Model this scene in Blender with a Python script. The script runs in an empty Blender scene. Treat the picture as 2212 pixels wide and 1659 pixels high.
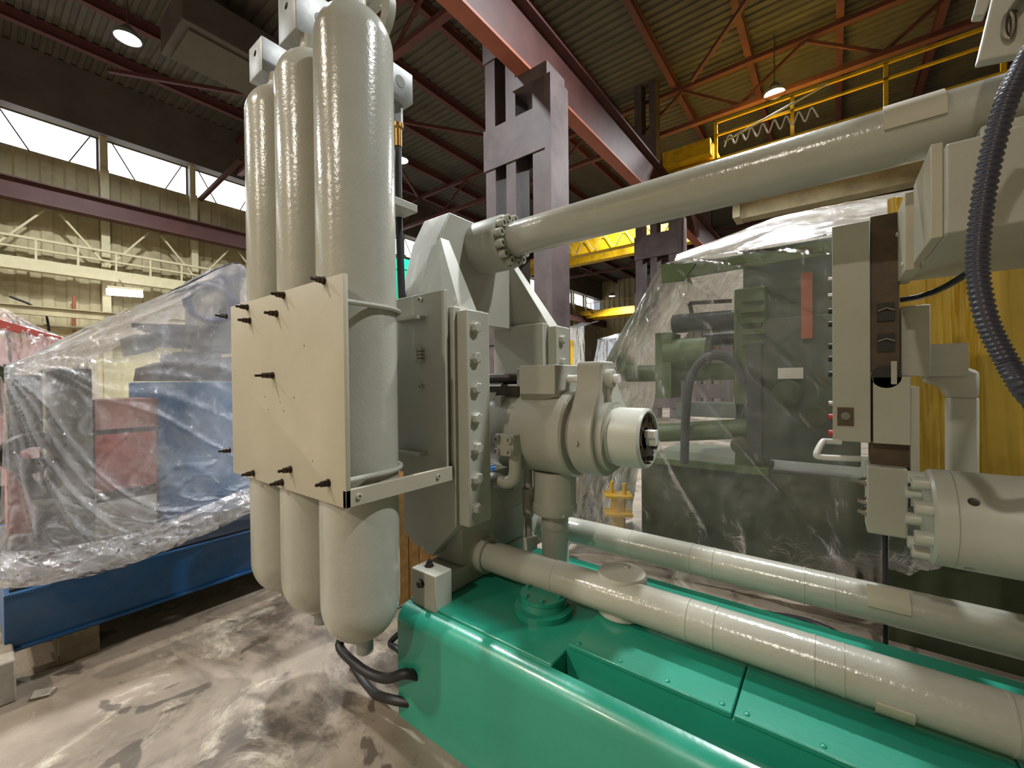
import bpy, bmesh, math, random
from mathutils import Vector, Matrix, Quaternion, noise
random.seed(7)
S = bpy.context.scene
COL = S.collection
# ------------------------------------------------------------------ camera
F = 905.0                                   # focal length in pixels of the 2212 x 1659 frame
CAMLOC = Vector((0, 0, 1.5))
CAMROT = (Matrix.Rotation(math.radians(37.5), 3, 'Z') @ Matrix.Rotation(math.radians(90 - .47), 3, 'X')
          @ Matrix.Rotation(math.radians(-.6), 3, 'Z'))
cd = bpy.data.cameras.new('camera'); cam = bpy.data.objects.new('camera', cd); COL.objects.link(cam)
cd.sensor_width = 36; cd.lens = F / 2212 * 36; cd.clip_start = .05; cd.clip_end = 200
cam.matrix_world = Matrix.Translation(CAMLOC) @ CAMROT.to_4x4()
S.camera = cam
# ------------------------------------------------------------------ world, exposure
w = bpy.data.worlds.new('world'); S.world = w; w.use_nodes = True
w.node_tree.nodes['Background'].inputs[0].default_value = (.75, .82, 1, 1)
w.node_tree.nodes['Background'].inputs[1].default_value = .6
S.view_settings.view_transform = 'Standard'; S.view_settings.look = 'None'
S.view_settings.gamma = 1; S.view_settings.exposure = -.35
S.view_settings.use_curve_mapping = False
S.cycles.max_bounces = 10; S.cycles.transparent_max_bounces = 16
S.cycles.sample_clamp_indirect = 4
COOL = (.95, .98, 1.0); WARM = (1.0, .9, .76)
# the lights are the hall's high bay lamps, built with their fixtures further down

# ------------------------------------------------------------------ pixel -> place helpers
def ray(px, py):
    return CAMROT @ Vector(((px - 1106) / F, (829.5 - py) / F, -1))
def PX(px, py, X):
    d = ray(px, py); return CAMLOC + d * ((X - CAMLOC.x) / d.x)
def PY(px, py, Y):
    d = ray(px, py); return CAMLOC + d * ((Y - CAMLOC.y) / d.y)
def PZ(px, py, Z):
    d = ray(px, py); return CAMLOC + d * ((Z - CAMLOC.z) / d.z)
def srgb(r, g, b):
    f = lambda c: ((c / 255 + .055) / 1.055) ** 2.4 if c > 10 else c / 255 / 12.92
    return (f(r), f(g), f(b))

# ------------------------------------------------------------------ mesh helpers
W = {}
def V(*a): return Vector(a)
class MB:
    def __init__(s): s.v = []; s.f = []
    def add(s, vs, fs):
        n = len(s.v); s.v += [Vector(p) for p in vs]; s.f += [[i + n for i in f] for f in fs]; return s
    def hexa(s, p):
        return s.add(p, [(0, 3, 2, 1), (4, 5, 6, 7), (0, 1, 5, 4), (1, 2, 6, 5), (2, 3, 7, 6), (3, 0, 4, 7)])
    def box(s, x0, x1, y0, y1, z0, z1):
        return s.hexa([(x0, y0, z0), (x1, y0, z0), (x1, y1, z0), (x0, y1, z0), (x0, y0, z1), (x1, y0, z1), (x1, y1, z1), (x0, y1, z1)])
    def prism(s, pts, off):
        n = len(pts); off = Vector(off); a = [Vector(p) for p in pts]
        return s.add(a + [p + off for p in a], [list(range(n))[::-1], [i + n for i in range(n)]] + [(i, (i + 1) % n, (i + 1) % n + n, i + n) for i in range(n)])
    def bar(s, p0, p1, wd, ht, up=(0, 0, 1)):
        p0 = Vector(p0); p1 = Vector(p1); t = (p1 - p0).normalized(); up = Vector(up)
        if abs(t.dot(up)) > .98: up = Vector((1, 0, 0))
        r = t.cross(up).normalized() * wd / 2; u = r.cross(t).normalized() * ht / 2
        return s.hexa([p0 - r - u, p0 + r - u, p1 + r - u, p1 - r - u, p0 - r + u, p0 + r + u, p1 + r + u, p1 - r + u])
    def lathe(s, prof, o=(0, 0, 0), ax=(0, 0, 1), n=32):
        o = Vector(o); q = Vector((0, 0, 1)).rotation_difference(Vector(ax).normalized())
        vs = []; fs = []; idx = []
        for r, h in prof:
            if r < 1e-6: idx.append([len(vs)]); vs.append(o + q @ Vector((0, 0, h)))
            else:
                idx.append([len(vs) + k for k in range(n)])
                vs += [o + q @ Vector((r * math.cos(2 * math.pi * k / n), r * math.sin(2 * math.pi * k / n), h)) for k in range(n)]
        for a, b in zip(idx, idx[1:]):
            for k in range(n):
                l = (k + 1) % n
                if len(a) == 1 and len(b) > 1: fs.append((a[0], b[k], b[l]))
                elif len(b) == 1 and len(a) > 1: fs.append((a[k], a[l], b[0]))
                elif len(a) > 1: fs.append((a[k], a[l], b[l], b[k]))
        return s.add(vs, fs)
    def cyl(s, p0, p1, r, r1=None, n=24):
        p0 = Vector(p0); p1 = Vector(p1); r1 = r if r1 is None else r1
        return s.lathe([(0, 0), (r, 0), (r1, (p1 - p0).length), (0, (p1 - p0).length)], p0, p1 - p0, n)
    def tube(s, pts, r, n=10, cap=True):
        pts = [Vector(p) for p in pts]; m = len(pts)
        rr = r if isinstance(r, (list, tuple)) else [r] * m
        t0 = (pts[1] - pts[0]).normalized()
        u = t0.orthogonal().normalized(); vs = []; fs = []; pt = t0
        for i, p in enumerate(pts):
            t = ((pts[min(i + 1, m - 1)] - pts[max(i - 1, 0)])).normalized()
            u = pt.rotation_difference(t) @ u; pt = t; b = t.cross(u)
            vs += [p + (u * math.cos(2 * math.pi * k / n) + b * math.sin(2 * math.pi * k / n)) * rr[i] for k in range(n)]
        for i in range(m - 1):
            for k in range(n):
                l = (k + 1) % n; fs.append((i * n + k, i * n + l, i * n + n + l, i * n + n + k))
        if cap: fs += [list(range(n))[::-1], [(m - 1) * n + k for k in range(n)]]
        return s.add(vs, fs)
    def mesh(s, name, mat, org=(0, 0, 0), ang=35):
        org = Vector(org); me = bpy.data.meshes.new(name)
        me.from_pydata([tuple(p - org) for p in s.v], [], s.f)
        bm = bmesh.new(); bm.from_mesh(me); bmesh.ops.recalc_face_normals(bm, faces=bm.faces); bm.to_mesh(me); bm.free()
        for p in me.polygons: p.use_smooth = True
        me.set_sharp_from_angle(angle=math.radians(ang))
        if mat: me.materials.append(M[mat] if isinstance(mat, str) else mat)
        return me
    def build(s, name, mat, parent=None, bev=0, ang=35, kind=None, label=None):
        if parent is not None: org = W[parent]
        else:
            lo = [min(p[i] for p in s.v) for i in range(3)]; hi = [max(p[i] for p in s.v) for i in range(3)]
            org = Vector(((lo[0] + hi[0]) / 2, (lo[1] + hi[1]) / 2, lo[2]))
        o = bpy.data.objects.new(name, s.mesh(name, mat, org, ang)); COL.objects.link(o)
        if parent is None: o.location = org
        else: o.parent = parent
        W[o] = org
        if bev:
            m = o.modifiers.new('bevel', 'BEVEL'); m.width = bev; m.segments = 2; m.limit_method = 'ANGLE'; m.angle_limit = math.radians(40)
        if kind: o['kind'] = kind
        if label: o['label'] = label
        return o
def tag(o, label, cat, group=None, kind=None):
    o['label'] = label; o['category'] = cat
    if group: o['group'] = group
    if kind: o['kind'] = kind
    return o
def thing(name, label, cat, loc, group=None):
    o = bpy.data.objects.new(name, None); COL.objects.link(o); o.location = loc; o.empty_display_size = .1
    W[o] = Vector(loc); return tag(o, label, cat, group)
def struct(name, mb, mat, parent=None, ang=35):
    o = mb.build(name, mat, parent, ang=ang)
    if parent is None: o['kind'] = 'structure'
    return o
def inst(me, name, parent, loc, ax=(0, 0, 1), spin=0):
    o = bpy.data.objects.new(name, me); COL.objects.link(o); o.parent = parent
    o.location = Vector(loc) - W[parent]
    o.rotation_mode = 'QUATERNION'
    o.rotation_quaternion = Vector((0, 0, 1)).rotation_difference(Vector(ax).normalized()) @ Quaternion((0, 0, 1), spin)
    W[o] = Vector(loc); return o
_bc = {}
def bolt_mesh(kind, r, h, mat):
    k = (kind, round(r, 4), round(h, 4), mat)
    if k not in _bc:
        m = MB()
        if kind == 'hex':
            m.lathe([(r * 1.25, 0), (r * 1.25, h * .12), (r, h * .12), (r, h * .85), (r * .8, h), (0, h)], n=6)
        elif kind == 'socket':
            m.lathe([(r, 0), (r, h * .92), (r * .9, h), (r * .55, h), (r * .55, h * .35), (0, h * .35)], n=16)
        elif kind == 'stud':      # threaded end, two nuts and a washer
            m.lathe([(r * 1.5, 0), (r * 1.5, h * .08), (0, h * .08)], n=16)
            m.lathe([(0, h * .08), (r * 1.2, h * .08), (r * 1.2, h * .38), (0, h * .38)], n=6)
            m.lathe([(0, h * .42), (r * 1.1, h * .42), (r * 1.1, h * .62), (0, h * .62)], n=6)
            m.lathe([(0, 0), (r * .62, 0), (r * .62, h * .96), (r * .5, h), (0, h)], n=10)
        elif kind == 'dome':
            m.lathe([(r, 0), (r, h * .3), (r * .7, h * .8), (0, h)], n=12)
        _bc[k] = m.mesh(kind + '_bolt', mat)
    return _bc[k]
def bolt(parent, kind, loc, ax, r, h, mat, name='bolt', spin=0):
    return inst(bolt_mesh(kind, r, h, mat), name, parent, loc, ax, spin)
def crom(a, b, c, d, t):
    return .5 * ((2 * b) + (c - a) * t + (2 * a - 5 * b + 4 * c - d) * t * t + (3 * b - a - 3 * c + d) * t ** 3)
def spline(pts, n):
    pts = [Vector(p) for p in pts]; out = []; m = len(pts) - 1
    for i in range(n + 1):
        x = i / n * m; k = min(int(x), m - 1); t = x - k
        g = lambda j: pts[max(0, min(m, j))]
        out.append(crom(g(k - 1), g(k), g(k + 1), g(k + 2), t))
    return out
def sheet(rows, nu, nv, amp, nrm, fold=(6, 1.2), seed=0, fan=None):
    """a draped film: control rows -> smooth grid, creased along nrm with long folds and fine crumple"""
    rws = [spline(r, nu) for r in rows]; cols = [spline([r[i] for r in rws], nv) for i in range(nu + 1)]
    nrm = Vector(nrm).normalized(); vs = []; fs = []
    for j in range(nv + 1):
        for i in range(nu + 1):
            p = cols[i][j]; u = i / nu; v = j / nv
            a = noise.noise(Vector((u * fold[0] + .35 * v, v * fold[1], seed)))
            b = 1 - 2 * abs(noise.noise(Vector((u * fold[0] * 1.7 - 1.1 * v, v * fold[1] * 2.1 + 3, seed + 5))))
            c = 1 - 2 * abs(noise.noise(Vector((u * fold[0] * 3 + v * 2, v * fold[1] * 6, seed + 9))))
            e = amp(u, v) if callable(amp) else amp
            if fan:
                th = math.atan2(v - fan[1], max(u - fan[0], 1e-3)) ; rr = math.hypot(u - fan[0], v - fan[1])
                g = 1 - abs(noise.noise(Vector((th * fan[2] + .5 * rr, rr * .8, seed + 13)))) * 2
                p = p + nrm * fan[3] * max(0, g) ** 7 * min(1, rr * 5) * max(0, 1 - max(0, rr - .75) * 2.5)
            vs.append(p + nrm * e * (a * .8 + b ** 3 * .45 + c ** 3 * .16))
    for j in range(nv):
        for i in range(nu):
            k = j * (nu + 1) + i; fs.append((k, k + 1, k + nu + 2, k + nu + 1))
    m = MB(); m.add(vs, fs); return m

def cut(o, m):
    """sink real holes: subtract the shapes in m from a built object"""
    c = bpy.data.objects.new('cutter', m.mesh('cutter', None)); COL.objects.link(c)
    bpy.context.view_layer.update()
    b = o.modifiers.new('cut', 'BOOLEAN'); b.operation = 'DIFFERENCE'; b.object = c; b.solver = 'EXACT'
    bpy.context.view_layer.update()
    me = bpy.data.meshes.new_from_object(o.evaluated_get(bpy.context.evaluated_depsgraph_get()))
    o.modifiers.clear(); o.data = me; bpy.data.objects.remove(c)
    me.set_sharp_from_angle(angle=math.radians(35))

# ------------------------------------------------------------------ materials (all procedural)
M = {}
def nodes(name):
    m = bpy.data.materials.new(name); m.use_nodes = True; M[name] = m
    nt = m.node_tree; return m, nt, nt.nodes['Principled BSDF']
def N(nt, t, **k):
    n = nt.nodes.new(t)
    for a, b in k.items():
        if a in n.inputs: n.inputs[a].default_value = b
        else: setattr(n, a, b)
    return n
def paint(name, col, rough=.4, metal=0, var=.12, scale=6, bump=.0, bscale=180, dirt=None, dirtamt=.4, coat=0):
    m, nt, b = nodes(name); L = nt.links
    tc = N(nt, 'ShaderNodeTexCoord')
    nz = N(nt, 'ShaderNodeTexNoise', Scale=scale, Detail=5, Roughness=.6); L.new(tc.outputs['Object'], nz.inputs['Vector'])
    mr = N(nt, 'ShaderNodeMapRange'); L.new(nz.outputs['Fac'], mr.inputs['Value'])
    mr.inputs['From Min'].default_value = .3; mr.inputs['From Max'].default_value = .7
    mr.inputs['To Min'].default_value = 1 - var; mr.inputs['To Max'].default_value = 1 + var
    mx = N(nt, 'ShaderNodeVectorMath', operation='SCALE'); mx.inputs[0].default_value = col; L.new(mr.outputs[0], mx.inputs['Scale'])
    out = mx.outputs[0]
    if dirt:
        n2 = N(nt, 'ShaderNodeTexNoise', Scale=scale * .45, Detail=8, Roughness=.7); L.new(tc.outputs['Object'], n2.inputs['Vector'])
        r2 = N(nt, 'ShaderNodeMapRange'); L.new(n2.outputs['Fac'], r2.inputs['Value'])
        r2.inputs['From Min'].default_value = .48; r2.inputs['From Max'].default_value = .68; r2.inputs['To Max'].default_value = dirtamt
        mm = N(nt, 'ShaderNodeMix', data_type='RGBA'); L.new(r2.outputs[0], mm.inputs[0]); L.new(out, mm.inputs[6]); mm.inputs[7].default_value = (*dirt, 1)
        out = mm.outputs[2]
    L.new(out, b.inputs['Base Color'])
    b.inputs['Roughness'].default_value = rough; b.inputs['Metallic'].default_value = metal
    if coat: b.inputs['Coat Weight'].default_value = coat; b.inputs['Coat Roughness'].default_value = .12
    if bump:
        n3 = N(nt, 'ShaderNodeTexNoise', Scale=bscale, Detail=2); L.new(tc.outputs['Object'], n3.inputs['Vector'])
        bp = N(nt, 'ShaderNodeBump', Strength=bump, Distance=.004); L.new(n3.outputs['Fac'], bp.inputs['Height']); L.new(bp.outputs[0], b.inputs['Normal'])
    return m
def emis(name, col, st):
    m, nt, b = nodes(name); b.inputs['Base Color'].default_value = (*col, 1)
    b.inputs['Emission Color'].default_value = (*col, 1); b.inputs['Emission Strength'].default_value = st
def film(name, col, alpha, alpha2, rough=.16, scale=9, tint=(1, 1, 1)):
    m, nt, b = nodes(name); L = nt.links
    tc = N(nt, 'ShaderNodeTexCoord')
    nz = N(nt, 'ShaderNodeTexNoise', Scale=scale * .35, Detail=6, Roughness=.65, Distortion=.6); L.new(tc.outputs['Object'], nz.inputs['Vector'])
    mr = N(nt, 'ShaderNodeMapRange'); L.new(nz.outputs['Fac'], mr.inputs['Value'])
    mr.inputs['From Min'].default_value = .35; mr.inputs['From Max'].default_value = .7
    mr.inputs['To Min'].default_value = alpha; mr.inputs['To Max'].default_value = alpha2
    b.inputs['Base Color'].default_value = (*col, 1); b.inputs['Roughness'].default_value = rough
    b.inputs['Specular IOR Level'].default_value = .5
    n3 = N(nt, 'ShaderNodeTexNoise', Scale=scale, Detail=7, Roughness=.62, Distortion=1.2); L.new(tc.outputs['Object'], n3.inputs['Vector'])
    bp = N(nt, 'ShaderNodeBump', Strength=.55, Distance=.03); L.new(n3.outputs['Fac'], bp.inputs['Height']); L.new(bp.outputs[0], b.inputs['Normal'])
    tr = N(nt, 'ShaderNodeBsdfTransparent'); tr.inputs[0].default_value = (*tint, 1)
    gl = N(nt, 'ShaderNodeBsdfGlossy', Roughness=.12); L.new(bp.outputs[0], gl.inputs['Normal'])
    tl = N(nt, 'ShaderNodeBsdfTranslucent'); tl.inputs[0].default_value = (*col, 1); L.new(bp.outputs[0], tl.inputs['Normal'])
    m1 = N(nt, 'ShaderNodeMixShader'); m1.inputs[0].default_value = .5; L.new(b.outputs[0], m1.inputs[1]); L.new(tl.outputs[0], m1.inputs[2])
    m2 = N(nt, 'ShaderNodeMixShader'); L.new(mr.outputs[0], m2.inputs[0]); L.new(tr.outputs[0], m2.inputs[1]); L.new(m1.outputs[0], m2.inputs[2])
    fr = N(nt, 'ShaderNodeFresnel', IOR=1.4); L.new(bp.outputs[0], fr.inputs['Normal'])
    m3 = N(nt, 'ShaderNodeMixShader'); L.new(fr.outputs[0], m3.inputs[0]); L.new(m2.outputs[0], m3.inputs[1]); L.new(gl.outputs[0], m3.inputs[2])
    L.new(m3.outputs[0], nt.nodes['Material Output'].inputs[0])

GR = srgb(170, 169, 156)
paint('gray', GR, .42, var=.05, bump=.12, bscale=120)
paint('gray_gloss', srgb(172, 171, 159), .2, var=.05, bump=.25, bscale=70)
paint('gray_plate', srgb(178, 172, 152), .5, var=.04, bump=.08)
paint('gray_dark', srgb(120, 120, 110), .5, var=.08)
paint('cast_metal', srgb(150, 152, 150), .45, metal=.35, var=.15, scale=25)
paint('green', srgb(38, 140, 116), .3, var=.07, scale=3, bump=.12, bscale=60, coat=.3)
paint('steel_dark', srgb(70, 60, 52), .45, metal=.6, var=.25, scale=30)
paint('steel', srgb(150, 145, 135), .3, metal=.9, var=.15, scale=30)
paint('bronze', srgb(96, 78, 66), .35, metal=.7, var=.3, scale=20)
paint('brass', srgb(170, 130, 70), .35, metal=.9)
paint('rubber', srgb(28, 28, 30), .5, var=.1)
paint('conduit', srgb(62, 62, 74), .3, var=.05)
paint('primer', srgb(82, 66, 48), .6, var=.3, scale=14, dirt=srgb(50, 40, 32), dirtamt=.6)
paint('blue', srgb(16, 82, 138), .4, var=.12, scale=4, dirt=srgb(120, 130, 140), dirtamt=.25)
paint('blue_machine', srgb(30, 100, 150), .5)
paint('red_machine', srgb(186, 84, 72), .5)
paint('pink_panel', srgb(190, 140, 130), .6)
paint('machine_gray', srgb(118, 124, 120), .5)
paint('machine_dark', srgb(48, 50, 54), .5)
paint('olive', srgb(80, 98, 56), .45, var=.15)
paint('olive_dark', srgb(58, 64, 40), .55, var=.2)
paint('olive_gray', srgb(70, 80, 72), .5, var=.2)
paint('tarp_yellow', srgb(186, 150, 46), .45, var=.1, scale=3)
paint('orange_panel', srgb(176, 84, 58), .5)
paint('yellow', srgb(222, 176, 24), .45, var=.1, dirt=srgb(90, 74, 20), dirtamt=.5)
paint('gray_light', srgb(186, 188, 178), .35, var=.04)
paint('maroon', srgb(82, 50, 46), .6, var=.2, scale=2)
paint('orange_primer', srgb(150, 84, 62), .6, var=.15, scale=2)
paint('column_steel', srgb(88, 76, 76), .55, var=.25, scale=2, dirt=srgb(50, 44, 48), dirtamt=.6)
paint('roof_deck', srgb(84, 80, 68), .8, var=.15, scale=1)
paint('joist_red', srgb(88, 48, 46), .7, var=.15)
paint('soffit', srgb(86, 80, 74), .8, var=.2, scale=1)
paint('cream', srgb(172, 162, 128), .7, var=.1, scale=1.5, dirt=srgb(110, 100, 74), dirtamt=.55)
paint('cream_post', srgb(190, 182, 148), .6, var=.08)
paint('cream_light', srgb(212, 202, 160), .7, var=.05)
paint('wood', srgb(176, 128, 70), .7, var=.25, scale=18)
paint('wood_old', srgb(110, 100, 80), .85, var=.25, scale=18)
paint('concrete_block', srgb(140, 132, 118), .9, var=.2, scale=20)
paint('white_paint', srgb(222, 220, 214), .35, var=.03)
paint('red_plastic', srgb(190, 40, 30), .4)
paint('paper', srgb(225, 222, 215), .8)
paint('foil', srgb(200, 195, 215), .25, metal=.5)
paint('teal', srgb(20, 190, 150), .5)
paint('blue_dark', srgb(40, 60, 120), .5)
emis('lamp_lens', (1, .98, 1), 30); emis('tube_lamp', (.96, .93, 1), 12); emis('daylight', (.95, .97, 1), 3.2)
film('film_clear', (.93, .93, .97), .26, .58, scale=7)
film('film_haze', (.95, .95, .98), .35, .7, scale=7)
film('film_heavy', (.9, .88, .84), .5, .85, scale=10)
film('film_far', (.9, .91, .96), .45, .8, scale=5)
film('film_olive', (.72, .74, .66), .07, .26, scale=6)
film('film_cream', (.92, .88, .76), .5, .8, scale=6)
# floor concrete: patchy slab with dark oil stains and pale scuffs
m, nt, b = nodes('floor'); L = nt.links; tc = N(nt, 'ShaderNodeTexCoord')
def nzz(sc, det, dist=0, ro=.6):
    n = N(nt, 'ShaderNodeTexNoise', Scale=sc, Detail=det, Roughness=ro, Distortion=dist); L.new(tc.outputs['Object'], n.inputs['Vector']); return n.outputs['Fac']
def ramp(x, a, c, lo=0, hi=1):
    r = N(nt, 'ShaderNodeMapRange'); L.new(x, r.inputs['Value']); r.inputs['From Min'].default_value = a; r.inputs['From Max'].default_value = c
    r.inputs['To Min'].default_value = lo; r.inputs['To Max'].default_value = hi; return r.outputs[0]
def mix(fac, a, c):
    x = N(nt, 'ShaderNodeMix', data_type='RGBA'); L.new(fac, x.inputs[0])
    for s_, k in ((a, 6), (c, 7)):
        if isinstance(s_, tuple): x.inputs[k].default_value = (*s_, 1)
        else: L.new(s_, x.inputs[k])
    return x.outputs[2]
c0 = mix(ramp(nzz(1.6, 6), .35, .65), srgb(112, 100, 86), srgb(142, 130, 114))
c1 = mix(ramp(nzz(.9, 8, 1.5, .7), .5, .62, 0, .85), c0, srgb(66, 55, 44))
c2 = mix(ramp(nzz(2.3, 10, .8, .75), .55, .66, 0, .8), c1, srgb(186, 178, 160))
c3 = mix(ramp(nzz(1.7, 3, 2.5, .5), .60, .64, 0, .75), c2, srgb(54, 45, 35))
c4 = mix(ramp(nzz(14, 6, .5, .7), .62, .7, 0, .6), c3, srgb(70, 58, 46))
L.new(c4, b.inputs['Base Color']); L.new(ramp(nzz(1.2, 4, .6), .4, .7, .35, .75), b.inputs['Roughness'])
bp = N(nt, 'ShaderNodeBump', Strength=.35, Distance=.01); L.new(nzz(30, 6), bp.inputs['Height']); L.new(bp.outputs[0], b.inputs['Normal'])

# ================================================================== the hall
XL, XR, YN, YF, ZC = -22.0, 16.0, -16.0, 46.0, 13.0
struct('floor', MB().box(XL - .3, XR + .3, YN - .3, YF + .3, -.2, 0), 'floor')
# roof deck: ribs run along x
def corrugated(a0, a1, pitch, depth, mapf, b0, b1):
    m = MB(); prof = []; a = a0
    while a < a1 - 1e-6:
        for da, h in ((0, 0), (.4, 0), (.5, depth), (.9, depth)): prof.append((a + da * pitch, h))
        a += pitch
    prof.append((a1, 0)); vs = []; fs = []
    for p, h in prof: vs += [mapf(p, b0, h), mapf(p, b1, h)]
    for i in range(len(prof) - 1): fs.append((2 * i, 2 * i + 2, 2 * i + 3, 2 * i + 1))
    return m.add(vs, fs)
cl = corrugated(YN, YF, .31, .06, lambda a, b, h: (b, a, ZC + h), XL, XR)
cl.box(XL - .3, XR + .3, YN - .3, YF + .3, ZC + .12, ZC + .3)
struct('ceiling', cl, 'roof_deck')
# left wall: siding up to the window band, dark soffit above it
WB, WT = 9.62, 10.9
wl = corrugated(YN, YF, .6, .05, lambda a, b, h: (XL - .06 + h, a, b), 3.6, WB)
wl.box(XL - .35, XL - .1, YN - .3, YF + .3, 0, WB); wl.box(XL - .35, XL - .1, YN - .3, YF + .3, WT, ZC)
wall_left = struct('wall_left', wl, 'cream')
struct('trim_1', MB().box(XL - .1, XL + .35, YN, YF, WT, ZC), 'soffit')
struct('wall_far', corrugated(XL, XR, .62, .09, lambda a, b, h: (a, YF - h, b), 0, ZC).box(XL, XR, YF + .02, YF + .3, 0, ZC), 'cream')
struct('wall_right', MB().box(XR, XR + .3, YN, YF, 0, ZC), 'cream')
struct('wall_near', MB().box(XL, XR, YN - .3, YN, 0, ZC), 'cream')
# pale liner panels on the lower left wall
y = YN; panel_me = None
lw = MB().box(XL - .08, XL, 0, 3.0, 0, 3.6).mesh('liner_panel', 'cream_light')
for k in range(20):
    o = bpy.data.objects.new('liner_panel', lw); COL.objects.link(o); o.parent = wall_left
    o.location = Vector((0, YN + k * 3.1, 0)) - W[wall_left]; W[o] = W[wall_left]
# clerestory windows and wall posts every 2.78 m
POST = 2.78; y0 = .5 - 5 * POST; nwin = 0
post_me = MB().box(-.12, .12, -.12, .12, 0, WB).box(-.14, .0, -.1, .1, WB, WT).mesh('wall_post', 'cream_post')
wfr = MB().box(-.05, .05, 0, POST - .2, 0, .06).box(-.05, .05, 0, POST - .2, WT - WB - .06, WT - WB).box(-.05, .05, 0, .06, 0, WT - WB).box(-.05, .05, POST - .26, POST - .2, 0, WT - WB).mesh('window_frame', 'soffit')
wpane = MB().box(-.01, .01, .06, POST - .26, .06, WT - WB - .06).mesh('window_pane', 'daylight')
wbr = MB(); wbr.bar((.1, .15, WT - WB - .02), (.1, .85, 0), .035, .035).bar((.1, POST - .4, WT - WB - .02), (.1, POST - 1.0, 0), .035, .035)
wbr = wbr.mesh('window_brace', 'soffit')
for k in range(21):
    yy = y0 + k * POST
    if yy > YF - POST: break
    nwin += 1
    off = '_%d_offscreen' % nwin if yy + POST < .7 else ''      # panes of the same window band outside the picture
    e = bpy.data.objects.new('window_%d' % nwin + ('_offscreen' if off else ''), wfr); COL.objects.link(e); e.location = (XL - .2, yy + .1, WB); e['kind'] = 'structure'; W[e] = Vector(e.location)
    for me, nm in ((wpane, 'window_pane'), (wbr, 'window_brace')):
        o = bpy.data.objects.new(nm + off, me); COL.objects.link(o); o.parent = e; W[o] = W[e]
    o = bpy.data.objects.new('wall_post', post_me); COL.objects.link(o); o.location = (XL + .14, yy, 0); W[o] = Vector(o.location)
    tag(o, 'cream steel wall post between clerestory windows', 'post', 'cream posts along the window wall')
# knee brace near the third window
kb = MB().bar(PX(432, 432, XL + .2), PX(520, 345, XL + 2.4), .14, .14)
tag(kb.build('knee_brace', 'maroon'), 'dark diagonal knee brace from wall post up to roof', 'brace')
# crane runway beam along the left wall
def ibeam(p0, p1, wd, ht, tf, tw, up=(0, 0, 1)):
    p0 = Vector(p0); p1 = Vector(p1); m = MB(); u = Vector(up)
    m.bar(p0 - u * (ht / 2 - tf / 2), p1 - u * (ht / 2 - tf / 2), wd, tf, up); m.bar(p0 + u * (ht / 2 - tf / 2), p1 + u * (ht / 2 - tf / 2), wd, tf, up)
    return m.bar(p0, p1, tw, ht - 2 * tf, up)
tag(ibeam((XL + .75, YN, 7.95), (XL + .75, YF, 7.95), .42, .72, .05, .05).build('runway_beam', 'maroon'), 'maroon crane runway beam along the cream window wall', 'beam')
# cream lattice girder and tie bars under the runway
t = thing('lattice_girder', 'cream lattice girder with upright struts on the wall below the maroon beam', 'girder', (XL + .6, 0, 5.2))
MB().box(XL + .45, XL + .75, -6, 20, 5.35, 5.75).build('bottom_chord', 'cream_post', t)
MB().box(XL + .5, XL + .6, -6, 20, 6.42, 6.5).build('top_rail', 'cream_post', t)
MB().box(XL + .5, XL + .6, -6, 20, 6.08, 6.14).build('middle_rail', 'cream_post', t)
st = MB().box(-.04, .04, -.03, .03, 0, .7).mesh('strut', 'cream_post')
for k in range(26): inst(st, 'strut', t, (XL + .55, -5.5 + k, 5.75))
for k in range(4):
    yy = y0 + (5 + k) * POST
    a = MB().bar((XL + .5, yy, 5.9), (XL + .5, yy + 1.2, 7.5), .06, .06).bar((XL + .5, yy, 5.9), (XL + .5, yy - 1.2, 7.5), .06, .06)
    a.build('diagonal', 'cream_post', t)
tag(ibeam((XL + .9, -8, 4.0), (XL + .9, 30, 4.0), .2, .3, .03, .03).build('wall_girt', 'cream'), 'dull cream steel girt running low along the wall', 'beam')
tag(MB().tube([PX(20, 640, XL + .5), PX(60, 655, XL + .5), PX(100, 680, XL + .5), PX(105, 705, XL + .5), PX(108, 760, XL + .5)], .035).build('wall_cable', 'rubber'), 'dark cable looping down the cream wall panel', 'cable')
tag(MB().cyl(PX(160, 640, XL + .25), PX(160, 800, XL + .25), .05).build('wall_pipe', 'orange_primer'), 'thin reddish pipe standing against cream wall panels', 'pipe')
tag(MB().box(XL + .05, XL + .35, -5, 30, 3.5, 3.62).build('panel_rail', 'cream'), 'ledge rail along the top of the pale wall panels', 'rail')
# long tube lamp on the left wall
a = PX(230, 630, XL + 1.6); b2 = PX(308, 636, XL + 1.6)
t = thing('tube_lamp', 'glowing white tube lamp hanging before the cream wall', 'lamp', (a + b2) / 2)
MB().bar(a, b2, .12, .22).build('tube', 'tube_lamp', t)
MB().bar(a + V(0, 0, .16), b2 + V(0, 0, .16), .3, .08).build('housing', 'cream_post', t)
MB().bar((a + b2) / 2 + V(0, 0, .2), V((a + b2).x / 2, (a + b2).y / 2, 5.5) + V(-1.0, 0, 0), .03, .03).build('hanger', 'steel', t)

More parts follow.
